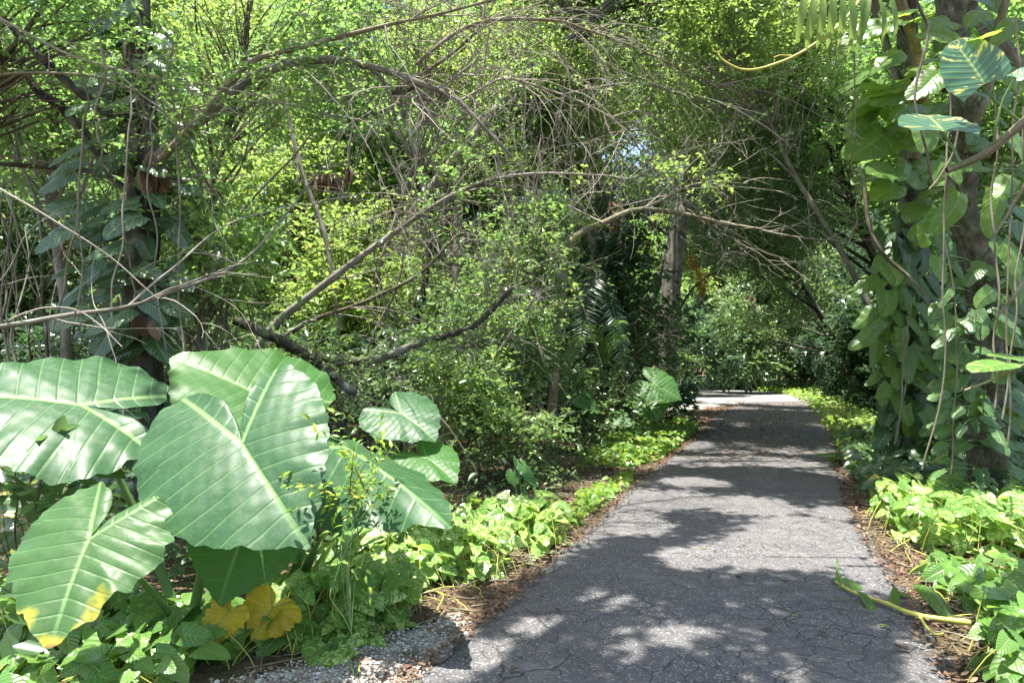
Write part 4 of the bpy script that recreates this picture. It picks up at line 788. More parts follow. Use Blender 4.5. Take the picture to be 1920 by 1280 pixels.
HV0 = [(1775, 350, 1745, 880, 6.2, 'pale hanging aerial root slanting to the ground plants'), (1775, 480, 1788, 900, 6.4, 'longest pale aerial root left of the rough trunk'), (1762, 430, 1768, 860, 6.5, 'thin aerial root beside the pale one'),
      (1790, 430, 1760, 700, 6.3, 'aerial root crossing behind the pale hanging one'), (1905, 230, 1893, 830, 4.6, 'long jointed vine hanging at the right edge'), (1918, 400, 1880, 790, 4.9, 'second jointed vine near the right edge'),
      (1865, 380, 1868, 760, 5.5, 'thin green hanging vine in front of the rough trunk'), (1850, 200, 1850, 620, 5.7, 'thread thin vine behind the near variegated leaf'), (1602, 300, 1598, 460, 7.5, 'short hanging vine left of the right climber'), (1622, 250, 1610, 300, 7.5, 'thin hanging vine among the climber leaves'),
      (1690, 830, 1700, 560, 8.5, 'thin vine in front of the hidden right trunk')]
HV = [h for i, h in enumerate(HV0) if i not in (2, 3, 7, 9)]
def hvine(x0, y0, x1, y1, D, lb, sd, rad=.007, bk='tan', top=-200):
    root = empty('hanging_vine', P(x1, y1, D), lb, 'vine'); p = wob(spline([P(x0, y0 + top, D), P(x0, y0, D), P((x0 + x1) / 2 + 6, (y0 + y1) / 2, D), P(x1, y1, D)], 44), .035, sd, 5); R = np.full(44, rad) * (1 + .35 * (np.arange(44) % 6 == 0)); A = Acc(); A.add(*tubes(p, R, 6)); A.build('vine_stem', BM[bk], root, smooth=True)
for i, (a, b, c, d, D, lb) in enumerate(HV): hvine(a, b, c, d, D, lb, 800 + i, .0075 if D > 5 else .006)
HL = [(188, 190, 205, 330, 5.3, 'upright tan vine left of the left trunk'), (245, 290, 210, 600, 5.2, 'pale crooked vine hanging before the left trunk'), (290, 280, 305, 640, 5.4, 'straight pale vine right of the left trunk'), (325, 200, 345, 660, 5.6, 'thin vine hanging from the arching limb'),
      (240, 450, 248, 570, 5.9, 'brown dried vine strand against the left trunk'), (355, 280, 385, 420, 5.8, 'dark thin vine behind the arching limb'), (150, 240, 110, 620, 5.5, 'loose thin vine left of the climber leaves'), (645, 60, 660, 330, 7, 'thin vine in the tangle above the middle'), (985, 250, 990, 480, 8, 'bare pale vine hanging in the centre'),
      (1010, 430, 1130, 690, 9.2, 'thin pale twig hanging in front of the dark palm'), (960, 500, 985, 720, 9, 'thin vine beside the pale shrub'), (780, 300, 770, 640, 8.5, 'dark vine hanging in front of the leaning stem')]
for i, (a, b, c, d, D, lb) in enumerate(HL): hvine(a, b, c, d, D, lb, 830 + i, .006 if i % 3 else .008, ['tan', 'pale', 'grey'][i % 3], top=-120)

# ------------------------------------------------------------------ elephant ears
TH = np.radians([0, 4, 10, 25, 45, 70, 95, 120, 140, 153, 164, 172, 177, 180]); RT = np.array([1.0, .93, .86, .77, .71, .69, .71, .76, .78, .72, .55, .34, .16, .05])
def ear_leaf(parent, att, tip, nh, W=1.0, mat=None, seed=1, sweep=0., fold=.10, edge=.5, arch=.18, pil=.003, wav=.02, nv=7.5, lobe=1.0, ragged=0., asym=0., name='leaf', label=None, curl=0.):
    att, tip = np.array(att), np.array(tip); L = np.linalg.norm(tip - att); r = rng(seed); na, nr = 168, 34
    th = np.linspace(-np.pi, np.pi, na); a = np.abs(th); rmax = np.interp(a, TH, RT)
    k = np.hanning(5); k /= k.sum(); rmax = np.convolve(np.r_[rmax[-3:-1], rmax, rmax[1:3]], k, 'same')[2:-2]; rmax[0] = rmax[-1] = .05
    rmax = rmax * np.where(a > 1.8, 1 + (lobe - 1) * np.clip((a - 1.8) / .5, 0, 1), 1) * (1 + asym * np.sin(th))
    rmax *= 1 + .012 * np.sin(th * 23 + seed) + .01 * np.sin(th * 41 + seed * 2)
    if ragged: rmax *= 1 - ragged * np.clip(np.sin(th * 9 + seed) * np.sin(th * 4.3 + seed * 1.7) + .3 * np.sin(th * 27), 0, 1) * np.clip(a * 2, 0, 1)
    q = np.linspace(0, 1, nr + 1)[1:] ** .85
    R = q[:, None] * rmax[None]; x = R * np.cos(th); y = R * np.sin(th)
    ax = math.radians(150); fw = a < math.radians(102)
    lx, ly = math.cos(ax), math.sin(ax); ay = np.abs(y)
    aa = x * lx + ay * ly; bb = -x * ly + ay * lx
    t = np.where(fw[None], (x - .30 * ay + .10 * ay * ay) * nv, (aa - .42 * np.abs(bb)) * nv + .5) + .35
    dm = np.where(fw[None], np.minimum(ay, np.hypot(np.maximum(-x * 0 + (x - .12 * ay), 0), 0) + 9), np.abs(bb) * (aa > 0) + 9 * (aa <= 0))
    dm = np.minimum(dm, 9)
    fr = np.abs((t % 1) - .5); env = np.clip(dm * 7, 0, 1) * np.clip((1 - q[:, None]) * 5, .25, 1)
    z = fold * ay - edge * .35 * ay ** 2 * 1.6 + pil * np.sqrt(np.clip(fr * 2, 0, 1)) * env * 1.6 - arch * np.where(x > 0, x * x, .7 * x * x)
    z += wav * np.sin(th * 13 + seed)[None] * (q[:, None] ** 4) + .6 * wav * np.sin(th * 7 + seed * 3)[None] * (q[:, None] ** 2)
    z += pil * .6 * (np.sin(x * 31 + y * 17 + seed) * np.sin(y * 37 - x * 11)) + curl * (q[:, None] ** 3) * np.cos(th * 3 + seed)[None]
    sw = sweep * a / np.pi; xr_ = x * np.cos(sw) - y * np.sin(sw) * W; yr_ = x * np.sin(sw) + y * np.cos(sw) * W
    v = np.stack([xr_, yr_, z], -1).reshape(-1, 3) * L; v = np.vstack([[[0, 0, 0]], v])
    B = frames(np.array([tip - att + 0.0]), np.array([nh], float))[0]; v = v @ B + att
    lu = np.vstack([[[.5, 0, 0]], np.stack([t, dm, np.repeat(q[:, None], na, 1) * (.66 + .34 * np.clip(np.cos(th), 0, 1) ** 2)[None] + 0 * t], -1).reshape(-1, 3)])
    j = np.arange(na - 1); T_ = np.stack([0 * j, 1 + j, 2 + j], -1)
    i = np.arange(nr - 1)[:, None] * na + 1; Q = np.stack([i + j[None], i + na + j[None], i + na + j[None] + 1, i + j[None] + 1], -1).reshape(-1, 4)
    o = mesh(name, v, [T_, Q], mat, parent, True, {'luv': lu}, origin=att)
    if label: o['label'] = label
    return o
def petiole(parent, base, att, r0, r1, seed=0, bend=.18, mat=None):
    b, a = np.array(base, float), np.array(att, float); q = np.linspace(0, 1, 22)[:, None]; L = np.linalg.norm(a - b)
    mid = b + (a - b) * .55 + np.array([0, 0, 1.]) * L * bend; p = (1 - q) ** 2 * b + 2 * q * (1 - q) * mid + q * q * a
    A = Acc(); A.add(*tubes(p, (r0 + (r1 - r0) * q[:, 0] ** .7), 10)); return A.build('stalk', mat or GREENST, parent, smooth=True)
e0 = P(355, 1128, 3.75); e0[2] = 0
ear = empty('elephant_ear_plant', e0, 'giant elephant ear plant with broad heart shaped leaves in the left foreground', 'plant')
ear_leaf(ear, P(453, 832, 3.42), P(572, 1016, 3.02), [-.05, -.80, .60], .97, EAR, 1, asym=-.09, sweep=-.34, fold=.16, arch=.12, wav=.014, lobe=1.02, label='largest heart shaped leaf facing the path, pale green and sunlit')
ear_leaf(ear, P(151, 759, 3.6), P(-150, 712, 3.35), [.02, -.52, .85], 1.12, EAR, 2, fold=.10, arch=.14, wav=.02, lobe=.86, label='broad leaf cut by the left picture edge')
ear_leaf(ear, P(490, 742, 4.35), P(318, 655, 4.35), [.02, -.46, .89], 1.25, EARB, 3, fold=.12, arch=.10, wav=.02, lobe=.9, label='bright fresh leaf behind the largest one')
ear_leaf(ear, P(648, 838, 3.9), P(853, 955, 3.25), [.38, -.62, .68], .60, EAR, 4, sweep=.05, fold=-.32, arch=.10, wav=.02, lobe=.95, edge=.2, label='drooping folded leaf pointing right to the path')
ear_leaf(ear, P(167, 1010, 2.95), P(80, 1214, 2.62), [.02, -.84, .54], 1.0, EARO, 5, sweep=-.38, fold=.06, arch=.10, wav=.022, lobe=.90, ragged=.10, label='old leaf with yellow tip and brown torn margin')
ear_leaf(ear, P(468, 968, 3.62), P(402, 1140, 3.45), [.20, -.78, .60], 1.0, EARB, 6, fold=.14, arch=.12, wav=.018, lobe=.8, label='shaded leaf hanging below the largest one')
ear_leaf(ear, P(425, 1150, 3.5), P(385, 1205, 3.4), [-.2, -.75, .6], 1.2, EARY, 7, fold=.2, arch=.3, wav=.05, lobe=.8, ragged=.12, curl=.06, label='withered yellow leaf lying at the foot')
ear_leaf(ear, P(510, 1140, 3.6), P(470, 1200, 3.5), [.2, -.8, .6], 1.3, EARY, 8, fold=.2, arch=.2, wav=.06, lobe=.8, ragged=.10, curl=.07, label='crumpled yellow leaf beside the pothos')
for k_, (x, y, D, r0, dx) in enumerate([(453, 832, 3.45, .034, 0), (151, 759, 3.62, .032, -.05), (500, 742, 4.35, .030, .02), (648, 838, 3.92, .028, .08), (167, 1010, 3.0, .024, -.06), (468, 968, 3.65, .020, .03), (430, 1140, 3.52, .014, .02)]):
    petiole(ear, e0 + [dx, .05 * (k_ % 3), .03], P(x, y, D), r0, .011 if k_ < 4 else .008, k_, .10 if k_ > 0 else .22)
eb = P(500, 1060, 4.3); eb[2] = 0
ear2 = empty('elephant_ear_plant', eb, 'second elephant ear clump with sheathing stalks right of the giant leaves', 'plant')
ear_leaf(ear2, P(752, 775, 5.2), P(820, 818, 5.0), [.15, -.62, .76], 1.1, EAR, 11, fold=.1, arch=.15, wav=.02, label='grey green leaf behind the drooping one')
ear_leaf(ear2, P(800, 858, 5.0), P(858, 896, 4.8), [.2, -.6, .76], 1.0, EARB, 12, fold=.1, arch=.15, wav=.02)
for a in [(752, 775, 5.2), (800, 858, 5.0)]: petiole(ear2, P(590, 1065, 4.6) * [1, 1, 0], P(*a), .024, .008, 0, .1)
for k_ in range(6):
    b = P(540 + k_ * 9, 1075, 4.25) * [1, 1, 0]; A = Acc(); A.add(*inst(grid_leaf(12, 5, lambda s: .07 * np.sqrt(np.clip(1 - s ** 3, 0, 1)), fold=.8, droop=.1), [b], [[.25 + .08 * k_, -.15, .9 - .05 * k_]], [[.2 * (k_ - 3), -1, .2]], [.55 - .03 * k_])); A.build('sheath', GREENST if k_ != 2 else LM['yellow'], ear2, smooth=True)
def small_ear(x, y, D, label, leaves, seed, mat=EAR, rr=.012):
    b = P(x, y, D); b[2] = 0; o = empty('elephant_ear_plant', b, label, 'plant')
    for i, (ax_, ay_, tx, ty, dd, n_, W_) in enumerate(leaves):
        ear_leaf(o, P(ax_, ay_, D), P(tx, ty, D - dd), n_, W_, mat if i % 3 != 2 else EARB, seed + i, fold=.12, arch=.15, wav=.02); petiole(o, b + [.03 * i, 0, 0], P(ax_, ay_, D), rr * 1.4, rr * .6, i, .08)
small_ear(1190, 832, 13.3, 'small elephant ear plant beside the path before the bend', [(1218, 748, 1234, 788, .25, [-.1, -.8, .6], 1.25), (1228, 720, 1280, 746, .2, [.1, -.75, .65], 1.1), (1198, 742, 1176, 720, -.1, [-.2, -.7, .7], 1.), (1170, 785, 1148, 794, .1, [-.1, -.6, .8], 1.2)], 31, EARB, rr=.014)
small_ear(1085, 850, 11.5, 'single leaved elephant ear in the shade left of the small plant', [(1090, 745, 1125, 772, .1, [.2, -.5, .8], 1.0), (1075, 752, 1062, 768, .1, [-.2, -.5, .8], 1.0)], 41, EARB, .012)
small_ear(1372, 733, 46, 'blue green elephant ears at the far bend', [(1365, 680, 1350, 670, .3, [-.1, -.8, .6], 1.3), (1395, 700, 1412, 690, .3, [.1, -.8, .6], 1.2), (1345, 668, 1325, 680, .3, [-.1, -.8, .6], 1.2), (1385, 670, 1395, 655, .3, [0, -.8, .6], 1.2)], 51, EAR, .03)
small_ear(975, 975, 6.7, 'young elephant ear with a bright half unrolled leaf at the path edge', [(963, 890, 966, 912, .05, [-.3, -.9, .3], 1.0), (985, 880, 1008, 915, .1, [.5, -.6, .6], .5), (968, 868, 964, 850, -.02, [.8, -.5, .3], .5)], 61, EARB, .010)

# ------------------------------------------------------------------ palms, dead fronds
def frond(parent, b, mid, tip, nl, ll, mat, seed, sag=.3, w=.05, name='frond', bk=None):
    r = rng(seed); p = spline([b, mid, tip], 26); A = Acc(); A.add(*tubes(p, np.linspace(.014, .004, 26) * (ll / .35), 4)); s = np.linspace(.12, .99, nl); idx = s * 25; i0 = np.clip(idx.astype(int), 0, 24)
    pos = p[i0] + (p[i0 + 1] - p[i0]) * (idx - i0)[:, None]; tan = nrm(np.gradient(p, axis=0))[i0]; side = nrm(np.cross(tan, [0, 0, 1.])); up = np.cross(side, tan)
    t = grid_leaf(5, 3, ov(.3, .8, w), fold=.3, droop=sag)
    for sg in (-1, 1):
        L = ll * (np.sin(s * 2.6 + .35)) * r.uniform(.85, 1.1, nl); A.add(*inst(t, pos, side * sg + tan * .55 + up * .15 + r.normal(size=(nl, 3)) * .08, up + r.normal(size=(nl, 3)) * .15, np.maximum(L, .05)))
    return A.build(name, mat, parent)
pb = P(1115, 700, 14.2); pb[2] = 0
pm = empty('palm', pb, 'dark low palm with arching fronds in the middle of the thicket', 'palm')
t_ = trunk(pm, [pb - [0, 0, .1], P(1120, 560, 14.2), P(1125, 480, 14.2)], .13, .11, 'dark', 10, 14, 5, name='trunk')
for i, (mx, my, tx, ty, dy) in enumerate([(1080, 430, 1010, 450, -.2), (1160, 430, 1230, 430, .1), (1100, 550, 1090, 660, -1.2), (1070, 520, 1000, 600, -.4), (1150, 580, 1170, 700, -.8)]):
    frond(pm, P(1122, 490, 14.2), P(mx, my, 14.2 + dy * .5), P(tx, ty, 14.2 + dy), 40, .42, LM['dark'], 900 + i)
cy = empty('fern', P(1060, 760, 10.6) * [1, 1, 0], 'fern with a pale shining frond at the foot of the dark palm', 'fern')
for i, (mx, my, tx, ty) in enumerate([(1070, 660, 1092, 625), (1030, 690, 1010, 670), (1090, 700, 1120, 690), (1050, 700, 1055, 650)]): frond(cy, P(1052, 770, 10.6), P(mx, my, 10.5), P(tx, ty, 10.3), 34, .22, LM['grey'], 920 + i)
cz = empty('fern', P(1140, 700, 12.5) * [1, 1, 0], 'green fern fronds spread level behind the hanging twig', 'fern')
for i, (mx, my, tx, ty) in enumerate([(1120, 620, 1090, 605), (1150, 612, 1175, 605), (1120, 640, 1085, 632), (1155, 635, 1180, 640)]): frond(cz, P(1135, 690, 12.5), P(mx, my, 12.4), P(tx, ty, 12.3), 26, .26, LM['bright'], 930 + i)
of = empty('dead_palm_frond', P(1310, 480, 18.5), 'orange dead palm frond hanging beside the grey trunk', 'dead frond')
for i, (x0, y0, x1, y1) in enumerate([(1296, 480, 1300, 505), (1308, 500, 1318, 560), (1316, 505, 1312, 562)]): frond(of, P(x0, y0 - 10, 18.5), P((x0 + x1) / 2 + 3, (y0 + y1) / 2, 18.4), P(x1, y1, 18.5), 34, .22, LM['orange'], 940 + i, sag=.9, w=.05)
def deadmass(label, x, y, D, rx, ry, n, seed, mat='dry', L=.3):
    r = rng(seed); c = P(x, y, D); pos = c + nrm(r.normal(size=(n, 3))) * r.random((n, 1)) ** .5 * [rx / F * D, rx / F * D * .6, ry / F * D]
    A = Acc(); A.add(*inst(LANCE, pos, r.normal(size=(n, 3)) * .45 + [0, 0, -.9], r.normal(size=(n, 3)) + [0, -.5, .2], L * r.uniform(.5, 1.2, n))); return tag(A.build('dead_leaf_mass', LM[mat], None, smooth=True), label, 'dead leaves')
deadmass('brown dead leaf mass caught in the twigs above the leaning stem', 615, 335, 9.5, 38, 15, 90, 951, L=.15)
deadmass('smaller brown dead leaf mass right of the first', 655, 320, 9.3, 10, 20, 34, 952, L=.13)
deadmass('rusty dead leaves hanging on the far creeper tree', 1405, 575, 33, 14, 40, 120, 953, L=.3)
deadmass('rusty dead fronds hanging beside the brown palm trunk', 1150, 400, 13, 12, 40, 50, 954, L=.25)

# ------------------------------------------------------------------ ground cover
def inpoly(p, poly):
    x, y = p[:, 0], p[:, 1]; c = np.zeros(len(p), bool); n = len(poly)
    for i in range(n):
        x1, y1 = poly[i]; x2, y2 = poly[(i + 1) % n]; cc = ((y1 > y) != (y2 > y)) & (x < (x2 - x1) * (y - y1) / (y2 - y1 + 1e-12) + x1); c ^= cc
    return c
def patch(name, label, poly, n, L, h, tpl, mat, seed, stems=True, hpow=1.0, tilt=.45, face=.35, droop=.1, clump=.0, cat='ground cover', bump=0.0):
    r = rng(seed); pg = np.array([G(*q)[:2] for q in poly]); lo, hi = pg.min(0), pg.max(0); pts = np.zeros((0, 2))
    while len(pts) < n:
        c = r.uniform(lo, hi, (n * 2, 2)); c = c[inpoly(c, pg)]
        if clump: c = c[r.random(len(c)) < np.clip(.5 + clump * n2(c[:, 0] * 2.2, c[:, 1] * 2.2, seed), .05, 1)]
        pts = np.vstack([pts, c])
    pts = pts[:n]; gz = ground_h(pts[:, 0], pts[:, 1]); hm = (h[0] + (h[1] - h[0]) * r.random(n) ** hpow) * (1 + bump * n2(pts[:, 0] * 1.5, pts[:, 1] * 1.5, seed + 3)); pos = np.column_stack([pts, gz + hm])
    X = np.column_stack([r.normal(size=(n, 2)), -droop - .35 * r.random(n)]); X[:, 1] -= face
    Z = np.column_stack([r.normal(size=(n, 2)) * tilt, np.ones(n)]); Z[:, 1] -= face
    A = Acc(); A.add(*inst(tpl, pos, X, Z, L * r.uniform(.55, 1.3, n))); o = A.build(name, mat, None, smooth=True); tag(o, label, cat, kind='stuff')
    if stems:
        k = r.random(n) < .6; a = pos[k]; b = a.copy(); b[:, :2] += r.normal(size=(k.sum(), 2)) * L * .7; b[:, 2] = gz[k]; q = np.linspace(0, 1, 4)[None, :, None]; PT = b[:, None] * (1 - q) + a[:, None] * q; PT[..., :2] += (a - b)[:, None, :2] * (q * q - q) * .6
        B = Acc(); B.add(*tubes(PT, np.full(PT.shape[:2], .0022 * L / .09), 3)); B.build('stems', YELST if mat in (POTHOS, POTHG) else GREENST, o); s_ = bpy.context.scene.collection.objects; ch = o.children[0]; ch.location = (0, 0, 0)
    return o
pat = patch
pat('pothos_ground_cover', 'sunlit variegated pothos covering the bank between the elephant ears and the path', [(500, 1205), (480, 1150), (560, 1100), (640, 1050), (700, 1025), (800, 1000), (940, 985), (1030, 975), (1060, 1005), (1035, 1035), (960, 1060), (900, 1085), (800, 1100), (770, 1130), (790, 1150), (690, 1200), (600, 1215)], 1050, .135, (.03, .34), HEARTH, POTHOS, 1001, hpow=1.3, clump=.5, face=.55)
pat('pothos_ground_cover', 'pothos leaves in the front left corner under the yellow dead leaves', [(-60, 1285), (-60, 1400), (250, 1420), (330, 1300), (400, 1262), (480, 1232), (570, 1212), (520, 1170), (400, 1180), (300, 1170), (150, 1150), (-40, 1120)], 560, .13, (.03, .22), HEARTH, POTHG, 1002, clump=.3, face=.5)
pat('pothos_ground_cover', 'trailing pale pothos runners on the gravel beside the left path edge', [(560, 1225), (640, 1170), (740, 1140), (780, 1175), (720, 1200), (640, 1250), (560, 1250)], 110, .11, (.01, .07), HEARTH, POTHOS, 1003, face=.4)
pat('ground_cover', 'shaded green ground plants beneath the elephant ear leaves', [(-80, 1180), (-80, 950), (200, 900), (480, 900), (720, 900), (760, 960), (640, 1030), (500, 1110), (380, 1160), (200, 1190)], 1700, .085, (.03, .40), HEART, LM['mid'], 1004, clump=.5)
pat('ground_cover', 'bright low ground cover along the left path edge before the bend', [(1080, 880), (1130, 850), (1120, 815), (1200, 790), (1290, 790), (1310, 803), (1270, 838), (1235, 862), (1180, 880)], 3600, .10, (.02, .22), HEART, LM['lime'], 1005, stems=False, clump=.3)
pat('ground_cover', 'green weeds between the pale shrub and the brown litter strip', [(850, 960), (880, 860), (1000, 840), (1140, 830), (1150, 870), (1080, 905), (1030, 950), (960, 985)], 1700, .075, (.02, .30), LANCE, LM['mid'], 1006, stems=False, clump=.6)
pat('ground_cover', 'thin weeds scattered on the litter strip beside the path', [(1040, 980), (1090, 930), (1180, 885), (1190, 900), (1120, 955), (1060, 1000)], 420, .075, (.01, .14), HEART, LM['lime'], 1007, stems=False, clump=.7)
pat('ground_cover', 'dark forest floor plants under the left thicket', [(-700, 900), (-300, 800), (300, 775), (900, 765), (1290, 765), (1290, 790), (1110, 820), (880, 860), (700, 900), (300, 900), (-80, 950)], 6000, .13, (.02, .5), LANCE, LM['mid'], 1008, stems=False, clump=.6)
pat('pothos_ground_cover', 'bright sunlit pothos clump at the right path edge', [(1640, 960), (1720, 945), (1830, 950), (1960, 960), (1980, 1050), (1850, 1050), (1760, 1040), (1700, 1020), (1660, 995)], 560, .17, (.05, .42), HEARTH, POTHOS, 1011, clump=.2, face=.5)
pat('pothos_ground_cover', 'pothos runners over dry stalks lower right of the path', [(1730, 1060), (1800, 1070), (1960, 1080), (2000, 1180), (1880, 1170), (1800, 1140)], 240, .14, (.03, .16), HEARTH, POTHG, 1012, clump=.5, face=.5)
pat('pothos_ground_cover', 'glossy pothos mound in the lower right corner', [(1840, 1170), (1950, 1130), (2100, 1200), (2080, 1420), (1900, 1420), (1880, 1290), (1850, 1240)], 420, .16, (.05, .32), HEARTH, POTHG, 1013, clump=.2, face=.5)
pat('ground_cover', 'soft green broad leaved plants along the right path edge', [(1578, 870), (1600, 855), (1700, 840), (1850, 850), (2000, 870), (2050, 960), (1830, 950), (1720, 945), (1640, 955), (1605, 915)], 4200, .14, (.06, .50), HEART2, LM['mid'], 1014, stems=False, clump=.1, face=.45, bump=.4)
pat('ground_cover', 'taller green seedlings behind the broad leaved plants at the right', [(1690, 870), (1750, 840), (2050, 830), (2150, 930), (1900, 945), (1760, 915)], 1900, .16, (.15, .95), LANCE, LM['mid'], 1015, clump=.5, face=.4)
pat('ground_cover', 'low dull green cover beneath the right climber', [(1556, 815), (1580, 860), (1700, 850), (1820, 830), (1900, 800), (1700, 775), (1600, 778)], 4200, .10, (.02, .26), HEART2, LM['lime'], 1016, stems=False, clump=.3)
pat('ground_cover', 'yellow green sunlit cover on the right of the bend', [(1534, 783), (1508, 757), (1478, 743), (1415, 733), (1430, 722), (1560, 722), (1680, 738), (1740, 760), (1700, 782), (1600, 785), (1548, 806)], 9000, .15, (.03, .40), HEART2, LM['lime'], 1017, stems=False, clump=.3, bump=.4)
pat('ground_cover', 'thin green verge across the far side of the bend', [(1100, 728), (1300, 729.5), (1440, 731), (1530, 724), (1400, 717), (1100, 715)], 6000, .24, (.03, .6), HEART2, LM['lime'], 1018, stems=False)
pat('ground_cover', 'dark green floor plants at the far right under the trees', [(1900, 800), (2600, 800), (2600, 740), (1700, 735), (1740, 765)], 3500, .18, (.03, .5), LANCE, LM['mid'], 1019, stems=False)

# pothos runners: yellow stems trailing over the edges
r = rng(1100); A = Acc()
for i in range(90):
    rt = i % 2; c = G(*( (r.uniform(560, 1030), 0) if not rt else (r.uniform(1660, 1900), 0) )[:1], 1000)[:2] if False else None
    if not rt: y = r.uniform(3.6, 6.6); x = np.interp(y, LP[:, 1], LP[:, 0]) - r.uniform(.25, 1.2)
    else: y = r.uniform(3.6, 7.5); x = np.interp(y, RP[:, 1], RP[:, 0]) + r.uniform(.15, 1.2)
    a = r.uniform(0, 6.28); L = r.uniform(.3, .8); q = np.linspace(0, 1, 9); aa = a + np.cumsum(r.normal(size=9) * .25)
    px_, py_ = x + np.cumsum(np.cos(aa)) * L / 9, y + np.cumsum(np.sin(aa)) * L / 9; l_, r_ = path_x(py_)
    if ((px_ > l_ + .05) & (px_ < r_ - .05)).any(): continue
    A.add(*tubes(np.stack([px_, py_, np.abs(.02 + .05 * np.sin(q * 3.1) * r.random()) + ground_h(px_, py_)], -1), np.full(9, .004), 5))
tag(A.build('pothos_runners', YELST, None, smooth=True), 'tangled yellow green pothos runners on the ground at both path edges', 'vines', kind='stuff')

# ------------------------------------------------------------------ litter
def scatter_flat(n, seed, sampler, L, tpl, mat, name, label, z=.012, curl=.3, cat='leaf litter'):
    r = rng(seed); xy = sampler(r, n); k = len(xy); l_, r_ = path_x(xy[:, 1]); on = (xy[:, 0] > l_) & (xy[:, 0] < r_)
    zz = np.where(on, .028, ground_h(xy[:, 0], xy[:, 1]) + z); pos = np.column_stack([xy, zz])
    X = np.column_stack([r.normal(size=(k, 2)), r.normal(size=k) * .12]); Z = np.column_stack([r.normal(size=(k, 2)) * curl, np.ones(k)])
    A = Acc(); A.add(*inst(tpl, pos, X, Z, L * r.uniform(.5, 1.4, k))); return tag(A.build(name, mat, None), label, cat, kind='stuff')
def edge_sampler(side, y0, y1, inn, out, pw=1.):
    def f(r, n):
        y = y0 + (y1 - y0) * r.random(n) ** pw; e = np.interp(y, (LP if side < 0 else RP)[:, 1], (LP if side < 0 else RP)[:, 0]); d = -inn + (inn + out) * r.random(n) ** 1.2 - 0 ; return np.column_stack([e + side * d, y])
    return f
CURL = grid_leaf(5, 3, ov(.6, .8, .2), fold=.5, droop=-.25)
scatter_flat(8000, 1201, edge_sampler(-1, 2.6, 16, .12, .75, 1.4), .036, CURL, LM['dry'], 'leaf_litter', 'reddish brown leaf litter strip along the left path edge')
scatter_flat(7000, 1202, edge_sampler(1, 2.6, 12, .12, .8, 1.2), .04, CURL, LM['dry'], 'leaf_litter', 'reddish brown leaf litter strip along the right path edge')
scatter_flat(3500, 1203, lambda r, n: np.column_stack([np.interp(yy := r.uniform(14, 31, n), LP[:, 1], LP[:, 0]) + r.normal(size=n) * .5 - .3, yy]), .07, CURL, LM['dry'], 'leaf_litter', 'brown litter on the inside of the bend')
scatter_flat(2600, 1204, lambda r, n: np.column_stack([np.interp(yy := r.uniform(11, 30, n), (LP[:, 1]), (LP[:, 0] * .45)) + np.interp(yy, RP[:, 1], RP[:, 0] * .55) + r.normal(size=n) * .9, yy]), .055, CURL, LM['rust'], 'leaf_litter', 'small rusty leaf bits strewn over the far shaded path')
scatter_flat(9000, 1205, lambda r, n: (lambda q, e: q[(q[:, 0] < e[0] - .3) | (q[:, 0] > e[1] + .3)])(q := r.uniform([-11, 4], [11, 24], (n, 2)), path_x(q[:, 1])), .09, CURL, LM['dry'], 'leaf_litter', 'brown fallen leaves on the forest floor under the plants')
scatter_flat(1100, 1206, lambda r, n: np.column_stack([np.interp(yy := 2.9 + 9 * r.random(n) ** 1.2, LP[:, 1], LP[:, 0]) + (np.interp(yy, RP[:, 1], RP[:, 0]) - np.interp(yy, LP[:, 1], LP[:, 0])) * r.random(n), yy]), .014, CURL, LM['dry'], 'leaf_litter', 'fine brown crumbs of leaf on the near asphalt')
r = rng(1210); A = Acc()
for s_, (sd, n) in enumerate([(-1, 420), (1, 520)]):
    xy = edge_sampler(sd, 2.8, 11, -.02, .9)(r, n); a = r.uniform(0, 6.28, n); L = r.uniform(.05, .38, n) * np.where(r.random(n) < .12, 1.8, 1)
    q = np.linspace(-.5, .5, 4)[None, :, None]; d = np.column_stack([np.cos(a), np.sin(a), r.normal(size=n) * .06]) * L[:, None]
    c = np.column_stack([xy, ground_h(xy[:, 0], xy[:, 1]) + .02 + .03 * r.random(n)]); PT = c[:, None] + q * d[:, None]; PT[:, 1:3] += r.normal(size=(n, 2, 3)) * .008
    A.add(*tubes(PT, np.repeat(r.uniform(.0018, .006, n)[:, None], 4, 1), 4))
tag(A.build('twig_litter', BM['tan'], None), 'dry sticks and stalks littering both path edges', 'twigs', kind='stuff')
# pebbles
r = rng(1220); n = 3000; gp = grav[:, :2]; xy = r.uniform(gp.min(0), [gp[:, 0].max(), 5.2], (n * 3, 2)); xy = xy[inpoly(xy, gp)][:n]; k = len(xy)
OC = np.array([[1, 0, 0], [-1, 0, 0], [0, 1, 0], [0, -1, 0], [0, 0, .8], [0, 0, -.8], [.6, .6, .45], [-.6, .6, .4], [-.6, -.6, .45], [.6, -.6, .4]], float)
OF = np.array([[0, 6, 4], [6, 2, 4], [2, 7, 4], [7, 1, 4], [1, 8, 4], [8, 3, 4], [3, 9, 4], [9, 0, 4], [0, 5, 6], [6, 5, 2], [2, 5, 7], [7, 5, 1], [1, 5, 8], [8, 5, 3], [3, 5, 9], [9, 5, 0]])
V, Fc, _ = inst((OC, OF, OC * 0), np.column_stack([xy, np.full(k, .010)]), r.normal(size=(k, 3)) * [1, 1, .3], [[0, 0, 1.]] * k, r.uniform(.003, .010, k) * np.where(r.random(k) < .04, 2, 1))
tag(mesh('gravel_stones', V, [Fc], stone_mat()), 'loose grey stones on the gravel at the near left path edge', 'gravel', kind='stuff')

